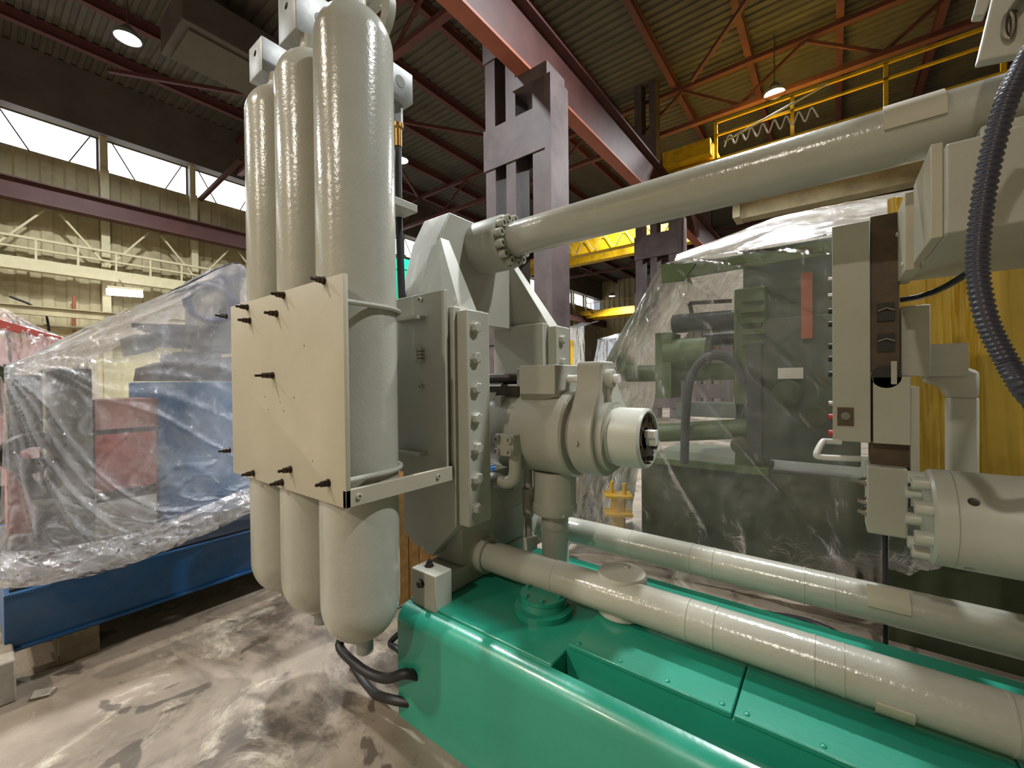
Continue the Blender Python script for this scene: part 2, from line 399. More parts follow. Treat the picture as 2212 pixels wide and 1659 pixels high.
# ------------------------------------------------------------------ crane columns, runway girder
def column(yc, label):
    t = thing('crane_column', label, 'column', (-5.4, yc, 0), 'lattice steel crane columns')
    for x0, x1, zt in ((-6.2, -5.92, ZC), (-5.62, -5.36, ZC), (-4.92, -4.56, 7.7)):
        MB().box(x0, x1, yc, yc + .5, 0, zt).build('leg', 'column_steel', t)
    MB().box(-4.56, -4.42, yc - .1, yc + .6, 0, 7.6).build('leg_flange', 'column_steel', t)
    z = .4
    for z0, z1 in ((.4, 1.2), (2.3, 3.1), (4.2, 4.9), (6.2, 7.1)):
        MB().box(-6.24, -4.54, yc - .03, yc, z0, z1).build('batten_plate', 'column_steel', t)
        MB().box(-6.24, -4.54, yc + .5, yc + .53, z0, z1).build('batten_plate', 'column_steel', t)
    for z0, z1 in ((8.6, 9.2), (10.4, 11.0)):
        MB().box(-6.24, -5.34, yc - .03, yc, z0, z1).build('batten_plate', 'column_steel', t)
    MB().box(-5.36, -4.5, yc - .1, yc + .6, 7.6, 7.86).build('bracket', 'column_steel', t)
    return t
column(7.2, 'sooty lattice crane column standing nearest the gray tie bar')
column(16.2, 'sooty lattice crane column just left of the film covered machine')
column(25.2, 'sooty lattice crane column farther down the runway girder')
YA_, YB_ = YN + .05, YF - .15
t = thing('runway_girder', 'deep maroon crane girder with orange underside resting on the lattice columns', 'girder', (-5.07, 14, 7.86))
MB().box(-5.24, -4.9, YA_, YB_, 7.86, 7.92).build('bottom_flange', 'orange_primer', t)
MB().box(-5.1, -5.04, YA_, YB_, 7.92, 9.12).build('web', 'maroon', t)
MB().box(-5.24, -4.86, YA_, YB_, 9.12, 9.18).build('top_flange', 'maroon', t)
# roof trusses (along x) and joists (along y)
def truss(yc, lab):
    t = thing('roof_truss', lab, 'truss', (0, yc, 11.2), 'maroon roof trusses')
    MB().box(XL + .4, XR, yc - .11, yc + .11, 11.0, 11.16).build('bottom_chord', 'joist_red', t)
    MB().box(XL + .4, XR, yc - .11, yc + .11, 12.45, 12.6).build('top_chord', 'joist_red', t)
    k = 0; x = XL + .4
    d1 = MB().bar((0, 0, 0), (1.9, 0, 1.3), .09, .09).mesh('web_bar', 'joist_red'); d2 = MB().bar((0, 0, 1.3), (1.9, 0, 0), .09, .09).mesh('web_bar', 'joist_red')
    while x < XR - 1.9:
        inst(d1 if k % 2 == 0 else d2, 'web_bar', t, (x, yc, 11.15)); x += 1.9; k += 1
for yc, w_ in ((-1.8, 'above the tanks'), (7.75, 'over the nearest sooty column'), (16.75, 'over the column by the film tent'), (25.75, 'beyond the olive crane girder'), (34.5, 'near the ribbed end wall')):
    truss(yc, 'maroon lattice roof truss ' + w_)
jm = ibeam((0, YN, 12.8), (0, YF, 12.8), .2, .36, .03, .03).mesh('roof_joist', 'joist_red')
for k in range(15):
    o = bpy.data.objects.new('roof_joist', jm); COL.objects.link(o); o.location = (XL + 2.2 + k * 2.5, 0, 0); W[o] = Vector(o.location)
    tag(o, 'dull red roof joist under the ribbed roof deck', 'joist', 'roof joists')
# sway bracing under the roof
for i, (p, q) in enumerate((((-19, 3, 11.9), (-10, 16, 11.9)), ((-10, 3, 11.9), (-19, 16, 11.9)), ((-4, 8, 11.9), (3, 16, 11.9)), ((3, 8, 11.9), (-4, 16, 11.9)))):
    tag(MB().bar(V(*p) + V(0, 0, .3 * (i % 2)), V(*q) + V(0, 0, .3 * (i % 2)), .12, .12).build('sway_brace', 'joist_red'), 'thin rusty sway brace crossing diagonally below the roof joists', 'brace', 'roof sway braces')
# heater / duct boxes below the roof at the left
c = PZ(300, 60, 11.6) + V(.9, 1.7, 0)
t = thing('duct_box', 'dark sheet metal duct box hung beside the high bay lamp', 'duct', c)
MB().box(c.x - 1.0, c.x + 1.0, c.y - 1.2, c.y + 1.4, 11.2, 12.2).build('body', 'soffit', t, bev=.03)
MB().box(c.x - .8, c.x + .8, c.y - 1.0, c.y + 1.2, 11.12, 11.2).build('grille', 'roof_deck', t)
MB().box(c.x - .06, c.x + .06, c.y - .06, c.y + .06, 12.2, ZC).build('hanger', 'soffit', t)

# ------------------------------------------------------------------ cranes
t = thing('bridge_crane', 'dirty yellow bridge crane with handrail above the gray top tube', 'crane', (5, 16, 8.9))
MB().box(-4.6, XR - .3, 15.9, 16.5, 8.5, 9.12).build('girder', 'yellow', t)
MB().box(-4.6, XR - .3, 17.6, 18.2, 8.5, 9.12).build('girder', 'yellow', t)
MB().box(-4.9, -3.3, 15.5, 18.6, 9.19, 9.7).build('end_truck', 'yellow', t)
MB().box(-3.2, XR - .3, 15.86, 15.94, 10.3, 10.38).build('handrail', 'yellow', t)
MB().box(-3.2, XR - .3, 15.86, 15.94, 9.86, 9.92).build('middle_rail', 'yellow', t)
pm = MB().box(-.05, .05, -.04, .04, 0, 1.22).mesh('rail_post', 'yellow')
for k in range(9): inst(pm, 'rail_post', t, (-3.2 + k * 2.2, 15.9, 9.12))
tag(MB().tube(spline([(-2.9 + k * .16, 15.7, 9.5 + (.17 if k % 2 else -.17)) for k in range(17)], 160), .025, 6).build('festoon_cable', 'white_paint'), 'pale looped festoon cable hanging along the crane handrail', 'cable')
tag(MB().tube([(-2.9, 15.7, 9.5), (-.1, 15.75, 10.25)], .03).build('slanting_bar', 'cream_post'), 'pale slanting cable arm in front of the crane handrail', 'bar')
def small_crane(yc, lab, z0, x0=XL + 1, x1=-5.5):
    t = thing('bridge_crane', lab, 'crane', ((x0 + x1) / 2, yc, z0))
    MB().box(x0, x1, yc, yc + .5, z0, z0 + .75).build('girder', 'yellow', t)
    MB().box(x0, x1, yc + 1.6, yc + 2.1, z0, z0 + .75).build('girder', 'yellow', t)
    MB().box(x0 - .4, x0 + .7, yc - .6, yc + 2.8, z0 + .2, z0 + .65).build('end_truck', 'yellow', t)
    MB().box(x0, x1, yc - .02, yc + .02, z0 + 1.5, z0 + 1.56).build('handrail', 'yellow', t)
    q = MB().box(-.03, .03, -.03, .03, 0, .8).mesh('rail_post', 'yellow')
    for k in range(7): inst(q, 'rail_post', t, (x0 + .6 + k * (x1 - x0 - 1) / 6, yc, z0 + .72))
    lp = spline([(x0 + 6 + k * .55, yc - .1, z0 + (.7 if k % 2 == 0 else .05)) for k in range(17)], 120)
    MB().tube(lp, .02, 5).build('festoon', 'cream_post', t)
small_crane(20.5, 'yellow bridge crane with dangling cable loops beyond the sooty columns', 8.35)
small_crane(40.5, 'small bright yellow bridge crane before the ribbed end wall', 8.1)
t = thing('crane_girder', 'grimy olive crane girder spanning behind the pale film tent', 'girder', (6, 22, 9))
MB().box(-3.4, XR - .2, 22, 22.7, 8.9, 10.1).build('girder', 'cream', t)
MB().box(-3.7, -3.4, 21.8, 22.9, 8.95, 10.1).build('end_plate', 'cream_post', t)
MB().box(0.5, 3.0, 21.6, 22.9, 9.95, 10.6).build('trolley', 'machine_gray', t)

# ------------------------------------------------------------------ high bay lamps
LAMP_W = 1200                                # every high bay lamp of the hall is the same fixture
def lamp(p, lab, colr=COOL, where=None):
    """where: name of the spot for a lamp outside the picture"""
    p = Vector(p); size = .62; sfx = '_%s_offscreen' % where if where else ''
    t = thing('high_bay_lamp' + sfx, lab, 'lamp', p, 'high bay lamps')
    MB().lathe([(0, .38), (.07, .38), (.12, .3), (size * .5, .1), (size * .52, 0), (size * .48, 0), (size * .44, .05), (0, .06)], p, (0, 0, 1), 20).build('shade', 'machine_gray', t)
    MB().lathe([(0, .02), (size * .44, .02), (size * .44, .05), (0, .05)], p, (0, 0, 1), 20).build('lens', 'lamp_lens', t)
    MB().cyl(p + V(0, 0, .38), V(p.x, p.y, ZC), .018, n=6).build('hanger', 'steel', t)
    ld = bpy.data.lights.new('high_bay_light' + sfx, 'AREA'); ld.shape = 'DISK'; ld.size = size * .85; ld.energy = LAMP_W; ld.color = colr; ld.spread = math.radians(150)
    lo = bpy.data.objects.new('high_bay_light' + sfx, ld); COL.objects.link(lo); lo.parent = t; lo.location = (0, 0, -.01)
# the lamps the photograph shows
lamp(PZ(276, 84, 11.2), 'round high bay lamp glowing by the dark duct box')
lamp(PZ(1673, 203, 11.0), 'round high bay lamp glowing above the crane handrail')
lamp(PZ(866, 347, 10.8), 'small high bay lamp seen beside the black hose')
lamp(PZ(1366, 382, 10.8), 'small high bay lamp glowing under the end of the maroon girder')
lamp(PZ(1745, 437, 10.4), 'small high bay lamp hanging in front of the olive crane girder')
lamp(PZ(1322, 640, 9.6), 'tiny high bay lamp before the ribbed end wall')
# their rows (x about -15, -7.3 and -1.3, one lamp every 8 to 9 m) carried on past the edges of the picture
lamp((-1.3, 7.2, 10.8), 'high bay lamp hung over the aisle beyond the injection frame', COOL, 'rear_aisle')
lamp((-1.3, -11.4, 10.8), 'high bay lamp hung far before the green base near the closing wall', WARM, 'front_wall')
lamp((-7.3, 2.0, 10.8), 'high bay lamp hung over the far side of the blue skid', COOL, 'skid')
lamp((-7.3, -6.4, 10.8), 'high bay lamp hung in the open bay before the blue skid', WARM, 'open_bay')
lamp((-7.3, -14.0, 10.8), 'high bay lamp hung by the closing wall before the blue skid', WARM, 'open_bay_wall')
lamp((-15.2, -5.5, 10.8), 'high bay lamp hung by the window wall before the wrapped red machine', COOL, 'window_wall')
lamp((5.0, 4.0, 10.8), 'assumed high bay lamp hung over the aisle behind the platen', COOL, 'platen')  # not in those rows: unseen lamp added in an assumed parallel row

# ================================================================== the gray and green press
YC = 1.87
def mir(y): return 2 * YC - y
# ---- green base
t = base = thing('machine_base', 'glossy green steel machine base carrying the gray frame', 'machine base', (.2, 1.62, 0))  # the green base only; frame, bars and tanks are separate things
prof = [(1.165, 0), (1.165, .43), (1.172, .455), (1.188, .478), (1.21, .492), (1.235, .495)]
XB0, XB1 = -1.555, 2.0
def yz(x, pr): return [(x, y, z) for y, z in pr]
def loft(prA, x0, x1): return MB().prism(yz(x0, prA), (x1 - x0, 0, 0))
loft(prof + [(1.235, .42), (2.06, .42), (2.06, 0)], XB0, XB1).build('body', 'green', t, ang=50)
MB().box(XB0, -.785, 1.235, 2.06, .42, .505).build('deck', 'green', t, bev=.006)
MB().box(-.785, XB1, 1.336, 1.93, .42, .512).build('raised_bed', 'green', t)
MB().box(-.785, XB1, 1.93, 2.06, .42, .512).build('rear_rail', 'green', t, bev=.006)
for x0, x1 in ((-.777, -.237), (-.232, .36), (.365, .95)):
    p = MB().box(x0, x1, 1.336, 1.9, .512, .53).build('cover_plate', 'green', t, bev=.004)
    for k in range(4):
        for yy in (1.36, 1.86): bolt(p, 'dome', (x0 + .03 + k * (x1 - x0 - .06) / 3, yy, .53), (0, 0, 1), .009, .005, 'green', 'screw')
# green flanged stub on the deck
t = thing('green_flange', 'green round flanged port standing on the base under the near tie bar', 'flange', (-.99, 1.52, .505))
MB().lathe([(0, 0), (.125, 0), (.125, .025), (.1, .03), (.095, .055), (.1, .06), (.1, .075), (0, .075)], (-1.0, 1.51, .505), n=32).build('body', 'green', t)
for k in range(6): bolt(t, 'hex', (-1.0 + .08 * math.cos(k * 1.047), 1.51 + .08 * math.sin(k * 1.047), .58), (0, 0, 1), .009, .012, 'green')
# upright guide boss around the near tie bar
t = thing('guide_boss', 'short upright gray guide boss around the lower tie bar above the green plate', 'boss', (-.7, 1.648, .53))
MB().lathe([(0, 0), (.088, 0), (.1, .012), (.1, .16), (.094, .172), (0, .172)], (-.7, 1.648, .53), n=40).build('body', 'gray_gloss', t)
bolt(t, 'socket', (-.7, 1.70, .702), (0, 0, 1), .012, .006, 'gray')

# ---- tie bars
def tie(lab, y, z, r, x0, x1, rings, plates):
    t = thing('tie_bar', lab, 'tie bar', ((x0 + x1) / 2, y, z - r), 'gray tie bars')
    MB().lathe([(0, 0), (r, 0), (r, x1 - x0), (0, x1 - x0)], (x0, y, z), (1, 0, 0), 48).build('tube', 'gray_gloss', t)
    for x in rings:
        MB().lathe([(r, -.004), (r + .0018, -.003), (r + .0018, .003), (r, .004)], (x, y, z), (1, 0, 0), 48).build('seam_ring', 'gray_gloss', t)
    for (xa, xb, a0, a1) in plates:     # curved plate hugging the tube from angle a0 to a1
        m = MB(); n = 8; vs = []; fs = []
        for k in range(n + 1):
            a = math.radians(a0 + (a1 - a0) * k / n)
            for x in (xa, xb):
                for rr in (r + .0005, r + .008): vs.append((x, y + rr * math.cos(a), z + rr * math.sin(a)))
        for k in range(n):
            b_ = k * 4; c_ = b_ + 4
            fs += [(b_ + 1, b_ + 3, c_ + 3, c_ + 1), (b_, c_, c_ + 2, b_ + 2), (b_, b_ + 1, c_ + 1, c_), (b_ + 2, c_ + 2, c_ + 3, b_ + 3)]
        fs += [(0, 2, 3, 1), (n * 4, n * 4 + 1, n * 4 + 3, n * 4 + 2)]
        m.add(vs, fs).build('cover_strip', 'gray_plate', t)
    return t
TR = .072; TZ = .622; YN1 = 1.592; YF1 = 2.146
XT0 = -1.45
tie('lower gray tie bar running over the green base', YN1, TZ, TR, XT0, .56, (-.98, -.42, -.33, -.05, .02, .35), ((.09, .17, 195, 240),))
tie('rear gray tie bar running beyond the green base', YF1, TZ, TR, XT0, .56, (-.85, -.55, -.45, -.1, .0), ((.10, .22, 108, 172),))
tie('upper gray tie bar reaching from the bolted boss to the platen', YC, 2.287, .092, -1.45, .56, (), ((.13, .27, 116, 186),))

# ---- injection frame
t = frame = thing('injection_frame', 'tall gray cast injection frame with bolted side strips standing on the green base', 'machine frame', (-1.6, YC, .505))
near = [(1.385, 1.83), (1.385, 1.86), (1.464, 2.04), (1.525, 2.256), (1.61, 2.418)]
yoke = near + [(mir(y), z) for y, z in near[::-1]]
MB().prism(yz(-1.86, yoke), (.21, 0, 0)).build('yoke', 'gray', t, bev=.006)
legp = [(-1.79, 1.85), (-1.40, 1.85), (-1.40, .82), (-1.573, .636), (-1.706, .67), (-1.79, .72)]
for y0_, y1_ in ((1.385, 1.6), (mir(1.6), mir(1.385))):
    MB().prism([(x, y0_, z) for x, z in legp], (0, y1_ - y0_, 0)).build('leg', 'gray', t, bev=.005)
# wedge shaped gussets between yoke and strips
for s in (0, 1):
    f = (lambda y: y) if s == 0 else mir
    lo_ = [(-1.7, f(1.386), 1.83), (-1.47, f(1.386), 1.83), (-1.39, f(1.42), 1.83), (-1.39, f(1.545), 1.83), (-1.7, f(1.58), 1.83)]
    hi_ = [(-1.7, f(1.528), 2.26), (-1.655, f(1.528), 2.26), (-1.645, f(1.535), 2.26), (-1.645, f(1.60), 2.26), (-1.7, f(1.62), 2.26)]
    MB().add(lo_ + hi_, [(4, 3, 2, 1, 0), (5, 6, 7, 8, 9)] + [(k, (k + 1) % 5, (k + 1) % 5 + 5, k + 5) for k in range(5)]).build('gusset', 'gray', t, bev=.003)
# boss with ring of socket bolts for the upper tie bar
MB().lathe([(0, 0), (.15, 0), (.15, .285), (.142, .30), (0, .30)], (-1.74, YC, 2.28), (1, 0, 0), 48).build('boss', 'gray', t)
for k in range(13):
    a = 2 * math.pi * k / 13 + .1
    bolt(t, 'socket', (-1.44, YC + .12 * math.cos(a), 2.28 + .12 * math.sin(a)), (1, 0, 0), .0225, .042, 'gray')
# bolted strips
for s in (0, 1):
    f = (lambda y: y) if s == 0 else mir
    ya, yb = sorted((f(1.40), f(1.555)))
    p = MB().box(-1.398, -1.328, ya, yb, .824, 1.83).build('side_strip', 'gray', t, bev=.006)
    for k in range(7):
        bolt(p, 'hex', (-1.328, (ya + yb) / 2 - .03, .905 + k * .1405), (1, 0, 0), .0275, .026, 'gray', spin=k * .35)
# foot and near tie bar housings
MB().box(-1.62, -1.42, 1.337, 2.38, .505, .60).box(-1.66, -1.43, 1.45, 2.29, .60, .80).build('foot', 'gray', t, bev=.008)
for yy in (YN1, YF1):
    MB().lathe([(0, 0), (.115, 0), (.115, .17), (.088, .19), (.088, .225), (.082, .23), (0, .23)], (-1.6, yy, TZ), (1, 0, 0), 40).build('tie_bar_collar', 'gray', t)
t = thing('clamp_block', 'small gray clamp block bolted at the front corner of the green base', 'block', (-1.44, 1.27, .5))
MB().box(-1.53, -1.37, 1.225, 1.325, .49, .655).build('body', 'gray', t, bev=.006)
bolt(t, 'hex', (-1.46, 1.225, .60), (0, -1, 0), .016, .02, 'steel_dark'); bolt(t, 'stud', (-1.47, 1.28, .655), (0, 0, 1), .014, .03, 'steel_dark')

# ---- tank bracket
YP = .834
t = brk = thing('tank_bracket', 'gray bracket of flat plates clamping the three tanks', 'bracket', (-1.9, 1.1, 1.04))
outer = MB().box(-2.46, -1.405, YP, YP + .02, 1.04, 1.895).build('outer_plate', 'gray_plate', t, bev=.002)
for px, py in ((700, 606), (613, 638), (598, 678), (535, 664), (540, 693), (490, 683), (590, 811), (497, 972), (548, 1022), (628, 1014), (610, 1042), (710, 1043)):
    p = PY(px, py, YP); bolt(outer, 'stud', p, (0, -1, 0), .0105, .052 if (px, py) != (590, 811) else .075, 'steel_dark', 'stud', spin=px)
hl = MB()
for px, py in ((657, 747), (572, 857), (580, 885), (605, 869), (635, 859), (612, 888), (675, 996), (508, 812)):
    p = PY(px, py, YP); hl.cyl(p + V(0, -.01, 0), p + V(0, .03, 0), .004, n=10)
cut(outer, hl)
bt = MB().box(-1.425, -1.405, YP, 1.37, 1.04, 1.105).build('tie_strip', 'gray_plate', t, bev=.002)
for yy in (.885, 1.28): bolt(bt, 'socket', (-1.405, yy, 1.075), (1, 0, 0), .011, .008, 'gray')
inner = MB().box(-2.45, -1.425, 1.352, 1.372, 1.04, 1.925).build('inner_plate', 'gray', t, bev=.003)
for px, py in ((910, 648), (912, 835)):
    bolt(inner, 'socket', PY(px, py, 1.352), (0, -1, 0), .012, .016, 'gray')
MB().box(-1.75, -1.56, 1.30, 1.352, 1.80, 1.815).build('ledge', 'gray', t)
MB().box(-1.75, -1.56, 1.30, 1.352, 1.145, 1.16).build('ledge', 'gray', t)
TX = (-1.60, -1.95, -2.285); TY = 1.015; TRAD = .16
for x in TX:
    for zz in (1.80, 1.135):
        q = [(x - TRAD - .01, YP + .02, zz)] + [(x + (TRAD + .0095) * math.cos(math.radians(a)), TY + (TRAD + .0095) * math.sin(math.radians(a)), zz) for a in range(180, -1, -12)] + [(x + TRAD + .01, YP + .02, zz)]
        MB().tube(q, .0105, 8).build('u_bolt', 'gray_gloss', t)
# small valve on the inner plate and long spacer bars
c = PY(908, 766, 1.352)
t = thing('valve_block', 'small gray terminal valve mounted on the inner bracket plate', 'valve', c)
MB().box(c.x - .03, c.x + .005, c.y - .03, c.y, c.z - .03, c.z + .03).build('body', 'gray', t, bev=.003)
for k in range(4): MB().box(c.x + .005, c.x + .03, c.y - .022, c.y, c.z - .034 + k * .017, c.z - .022 + k * .017).build('fin', 'gray', t)

# ---- tanks
def tank(x, lab, bottom, top):
    t = thing('accumulator_tank', lab, 'tank', (x, TY, bottom), 'accumulator tanks')
    pr = [(0, 0), (.03, 0), (.045, .005)]
    for k in range(1, 13):
        a = math.pi / 2 * k / 12; pr.append((.03 + (TRAD - .03) * math.sin(a), .02 + .17 * (1 - math.cos(a))))
    for k in range(1, 13):
        a = math.pi / 2 * k / 12; pr.append((.04 + (TRAD - .04) * math.cos(a), top - bottom - .17 + .16 * math.sin(a)))
    pr.append((0, top - bottom - .008))
    MB().lathe(pr, (x, TY, bottom), n=64).build('shell', 'gray_gloss', t)
    MB().cyl((x + .02, TY, bottom - .04), (x + .02, TY, bottom + .02), .035, n=20).build('bottom_fitting', 'cast_metal', t)
    MB().lathe([(0, 0), (.06, 0), (.06, .03), (.05, .035), (.05, .09), (0, .09)], (x, TY, top - .02), n=24).build('neck', 'gray', t)
    return t
ta = tank(TX[0], 'big gray gas tank nearest the side of the injection frame', .40, 3.06)
tank(TX[1], 'middle gray gas tank between its two neighbours', .405, 3.04)
tank(TX[2], 'gray gas tank at the end of the row beside the covered blue machine', .41, 3.02)
def mblock(lab, x0, x1, y0_, y1_, z0, z1):
    t = thing('manifold_block', lab, 'valve block', ((x0 + x1) / 2, (y0_ + y1_) / 2, z0), 'tank top blocks')
    o = MB().box(x0, x1, y0_, y1_, z0, z1).build('body', 'cast_metal', t, bev=.006)
    c = V((x0 + x1) / 2, y0_, (z0 + z1) / 2 + .03); cut(o, MB().cyl(c + V(0, -.02, 0), c + V(0, .06, 0), .016, n=16))
    MB().lathe([(0, -.003), (.03, -.003), (.03, .002), (0, .002)], (x1, (y0_ + y1_) / 2, (z0 + z1) / 2), (1, 0, 0), 16).build('plug', 'gray_dark', t)
    return t
mblock('bare metal valve block on the neck of the middle tank', -2.10, -1.93, .93, 1.17, 3.11, 3.34)
mblock('bare metal valve block on the neck of the end tank', -2.44, -2.285, .93, 1.15, 3.085, 3.26)
b3 = mblock('metal valve block above the black hose behind the near tank', -1.93, -1.76, 1.295, 1.46, 2.965, 3.12)
hz = 2.965
MB().lathe([(0, 0), (.028, 0), (.028, .1), (0, .1)], (-1.83, 1.412, hz - .1), n=6).build('hex_fitting', 'cast_metal', b3)
MB().lathe([(0, 0), (.022, 0), (.022, .09), (.03, .1), (.03, .12), (0, .12)], (-1.83, 1.412, hz - .22), n=16).build('brass_ferrule', 'brass', b3)
tag(MB().tube(spline([(-1.83, 1.412, 2.75), (-1.83, 1.412, 2.4), (-1.82, 1.412, 2.1), (-1.81, 1.41, 1.94)], 14), .019, 12).build('hydraulic_hose', 'rubber'), 'black hydraulic hose dropping behind the near tank', 'hose')
t = thing('hose_clamp', 'flat gray clamp bar holding the black hose', 'clamp', (-1.75, 1.34, 2.37))
MB().box(-1.86, -1.70, 1.24, 1.43, 2.37, 2.41).build('bar', 'gray', t, bev=.003)
# ring bracket over the near tank
cx, cz = -1.33, 3.02
c0_ = PY(812, 40, 1.19)
t = thing('lifting_ring', 'curved gray lifting ring fixed above the near tank', 'ring', c0_)
q = [(c0_.x + .098 * math.cos(math.radians(a)), c0_.y, c0_.z + .10 * math.sin(math.radians(a))) for a in range(-75, 176, 12)]
m = MB()
vs = []; fs = []
for k, p in enumerate(q):
    p = Vector(p); d_ = (p - c0_).normalized() * .03
    vs += [p - d_ + V(0, -.018, 0), p + d_ + V(0, -.018, 0), p + d_ + V(0, .018, 0), p - d_ + V(0, .018, 0)]
for k in range(len(q) - 1):
    for j in range(4): fs.append((k * 4 + j, k * 4 + (j + 1) % 4, k * 4 + 4 + (j + 1) % 4, k * 4 + 4 + j))
fs += [(3, 2, 1, 0), tuple(len(q) * 4 - 4 + j for j in range(4))]
m.add(vs, fs).build('ring', 'gray', t)
MB().box(c0_.x - .10, c0_.x + .0, c0_.y - .06, c0_.y + .04, c0_.z + .07, c0_.z + .20).build('lug', 'gray', t, bev=.006)
# hoses on the floor under the near tank
tag(MB().tube(spline([(TX[0] - .06, 1.2, .40), PY(735, 1385, 1.12), PY(775, 1440, 1.10), PY(830, 1465, 1.12), PY(880, 1455, 1.14), PY(930, 1470, 1.24)], 40), .021, 12).build('floor_hose', 'rubber'), 'thick black hose curving under the near tank', 'hose', 'black hoses under the tanks')
tag(MB().tube(spline([PY(760, 1430, 1.22), PY(800, 1490, 1.18), PY(850, 1512, 1.15), PY(920, 1520, 1.22)], 30), .02, 12).build('floor_hose', 'rubber'), 'lower black hose lying near the floor by the green base', 'hose', 'black hoses under the tanks')
tag(MB().tube(spline([(TX[0] + .1, 1.25, .42), PY(845, 1385, 1.25), PY(862, 1405, 1.22), PY(900, 1450, 1.25)], 20), .014, 10).build('floor_hose', 'rubber'), 'thin black hose dropping beside the near tank bottom', 'hose', 'black hoses under the tanks')

# ---- shot cylinder
ZS = 1.232
t = shot = thing('shot_cylinder', 'large gray shot cylinder lying between the frame legs', 'cylinder', (-1.3, YC, ZS - .23))
MB().lathe([(0, 0), (.2, 0), (.2, .12), (.215, .18), (.215, .72), (.205, .73), (0, .73)], (-1.73, YC, ZS), (1, 0, 0), 56).build('barrel', 'gray_gloss', t)
MB().lathe([(0, 0), (.165, 0), (.165, .2), (0, .2)], (-1.02, YC, ZS), (1, 0, 0), 40).build('neck', 'gray', t)
# teardrop guide bracket
pts = []
RB = .195
for a in range(-215, 36, 8):
    pts.append((YC + RB * math.cos(math.radians(a)), ZS + RB * math.sin(math.radians(a))))
pts += [(YC + .115, ZS + .2), (YC + .065, ZS + .27), (YC + .065, ZS + .34), (YC + .05, ZS + .355), (YC - .075, ZS + .355), (YC - .09, ZS + .34), (YC - .09, ZS + .25), (YC - .13, ZS + .17)]
MB().prism([(-.975, y, z) for y, z in pts], (.125, 0, 0)).build('guide_bracket', 'gray', t, bev=.008)
bolt(t, 'dome', (-.92, YC - .193, ZS - .02), (0, -1, 0), .012, .015, 'gray')
MB().hexa([(-.87, YC - .03, ZS + .05), (-.80, YC - .03, ZS + .05), (-.80, YC + .16, ZS + .05), (-.87, YC + .16, ZS + .05),
           (-.87, YC - .03, ZS + .30), (-.85, YC - .03, ZS + .30), (-.85, YC + .05, ZS + .30), (-.87, YC + .05, ZS + .30)]).build('rib', 'gray', t, bev=.006)
# front coupling
MB().lathe([(0, 0), (.125, 0), (.132, .015), (.132, .045), (.127, .048), (.127, .053), (.137, .056), (.137, .185), (.128, .195), (.12, .195), (.118, .175), (0, .175)], (-.855, YC, ZS), (1, 0, 0), 56).build('coupling', 'gray_light', t)
cf = MB().lathe([(0, 0), (.118, 0), (.118, .006), (.05, .006), (.045, -.03), (0, -.03)], (-.68, YC, ZS), (1, 0, 0), 40).build('coupling_face', 'bronze', t)
for k in range(8):
    a = k * math.pi / 4 + .3
    bolt(cf, 'socket', (-.674, YC + .095 * math.cos(a), ZS + .095 * math.sin(a)), (1, 0, 0), .015, .02 if k in (6, 7) else .01, 'steel_dark')
key = [(1.81, 1.27), (1.86, 1.272), (1.855, 1.215), (1.845, 1.2), (1.835, 1.2), (1.828, 1.215), (1.826, 1.238), (1.81, 1.238)]
MB().prism([(-.672, y + .03, z) for y, z in key], (.045, 0, 0)).build('key', 'white_paint', t, bev=.002)
# upper limit block, guide rod, rods to the rear
lb = thing('guide_block', 'gray box shaped guide block saddled on top of the shot cylinder', 'block', (-1.16, YC, 1.42))
MB().hexa([(-1.27, 1.76, 1.36), (-1.06, 1.83, 1.40), (-1.06, 2.0, 1.40), (-1.27, 2.0, 1.36), (-1.27, 1.72, 1.43), (-1.06, 1.72, 1.43), (-1.06, 2.0, 1.43), (-1.27, 2.0, 1.43)]).build('saddle', 'gray', lb)
MB().box(-1.27, -1.06, 1.72, 2.0, 1.43, 1.575).build('body', 'gray', lb, bev=.004)
MB().box(-1.32, -1.27, 1.76, 1.98, 1.40, 1.565).build('end_plate', 'gray', lb, bev=.004)
gr = thing('guide_rod', 'slim steel guide rod through the teardrop bracket', 'rod', (-1.0, YC - .02, 1.5))
MB().cyl((-1.07, YC - .02, 1.505), (-.79, YC - .02, 1.505), .02, n=20).build('rod', 'white_paint', gr)
MB().lathe([(0, 0), (.045, 0), (.045, .03), (.038, .035), (0, .035)], (-.85, YC - .02, 1.505), (1, 0, 0), 24).build('nut', 'gray', gr)
tag(MB().cyl((-1.8, YC - .04, 1.51), (-1.3, YC - .04, 1.51), .03, n=20).box(-1.7, -1.3, YC - .12, YC + .02, 1.415, 1.47).build('rear_rod', 'steel_dark'), 'dark rear rods behind the gray guide block', 'rod')
MB().lathe([(0, 0), (.15, 0), (.15, .3), (0, .3)], (-1.75, YC, 1.35), (1, 0, 0), 24).box(-1.42, -1.38, YC - .17, YC - .06, 1.32, 1.42).build('rear_casting', 'gray', shot)
# four bolt flange with bent pipe
fb = thing('pipe_flange', 'square gray four bolt flange with a bent pipe on the shot cylinder', 'pipe flange', (-1.28, 1.68, 1.13))
MB().box(-1.34, -1.225, 1.60, 1.72, 1.13, 1.235).build('body', 'gray', fb, bev=.004)
for dx in (.018, .098):
    for dz in (.022, .082): bolt(fb, 'socket', (-1.34 + dx, 1.60, 1.13 + dz), (0, -1, 0), .017, .016, 'gray')
MB().tube(spline([(-1.255, 1.655, 1.14), (-1.255, 1.655, 1.05), (-1.265, 1.65, 1.01), (-1.30, 1.64, .99), (-1.34, 1.63, 1.0), (-1.45, 1.625, 1.0)], 24), .032, 18).build('bent_pipe', 'gray', fb)
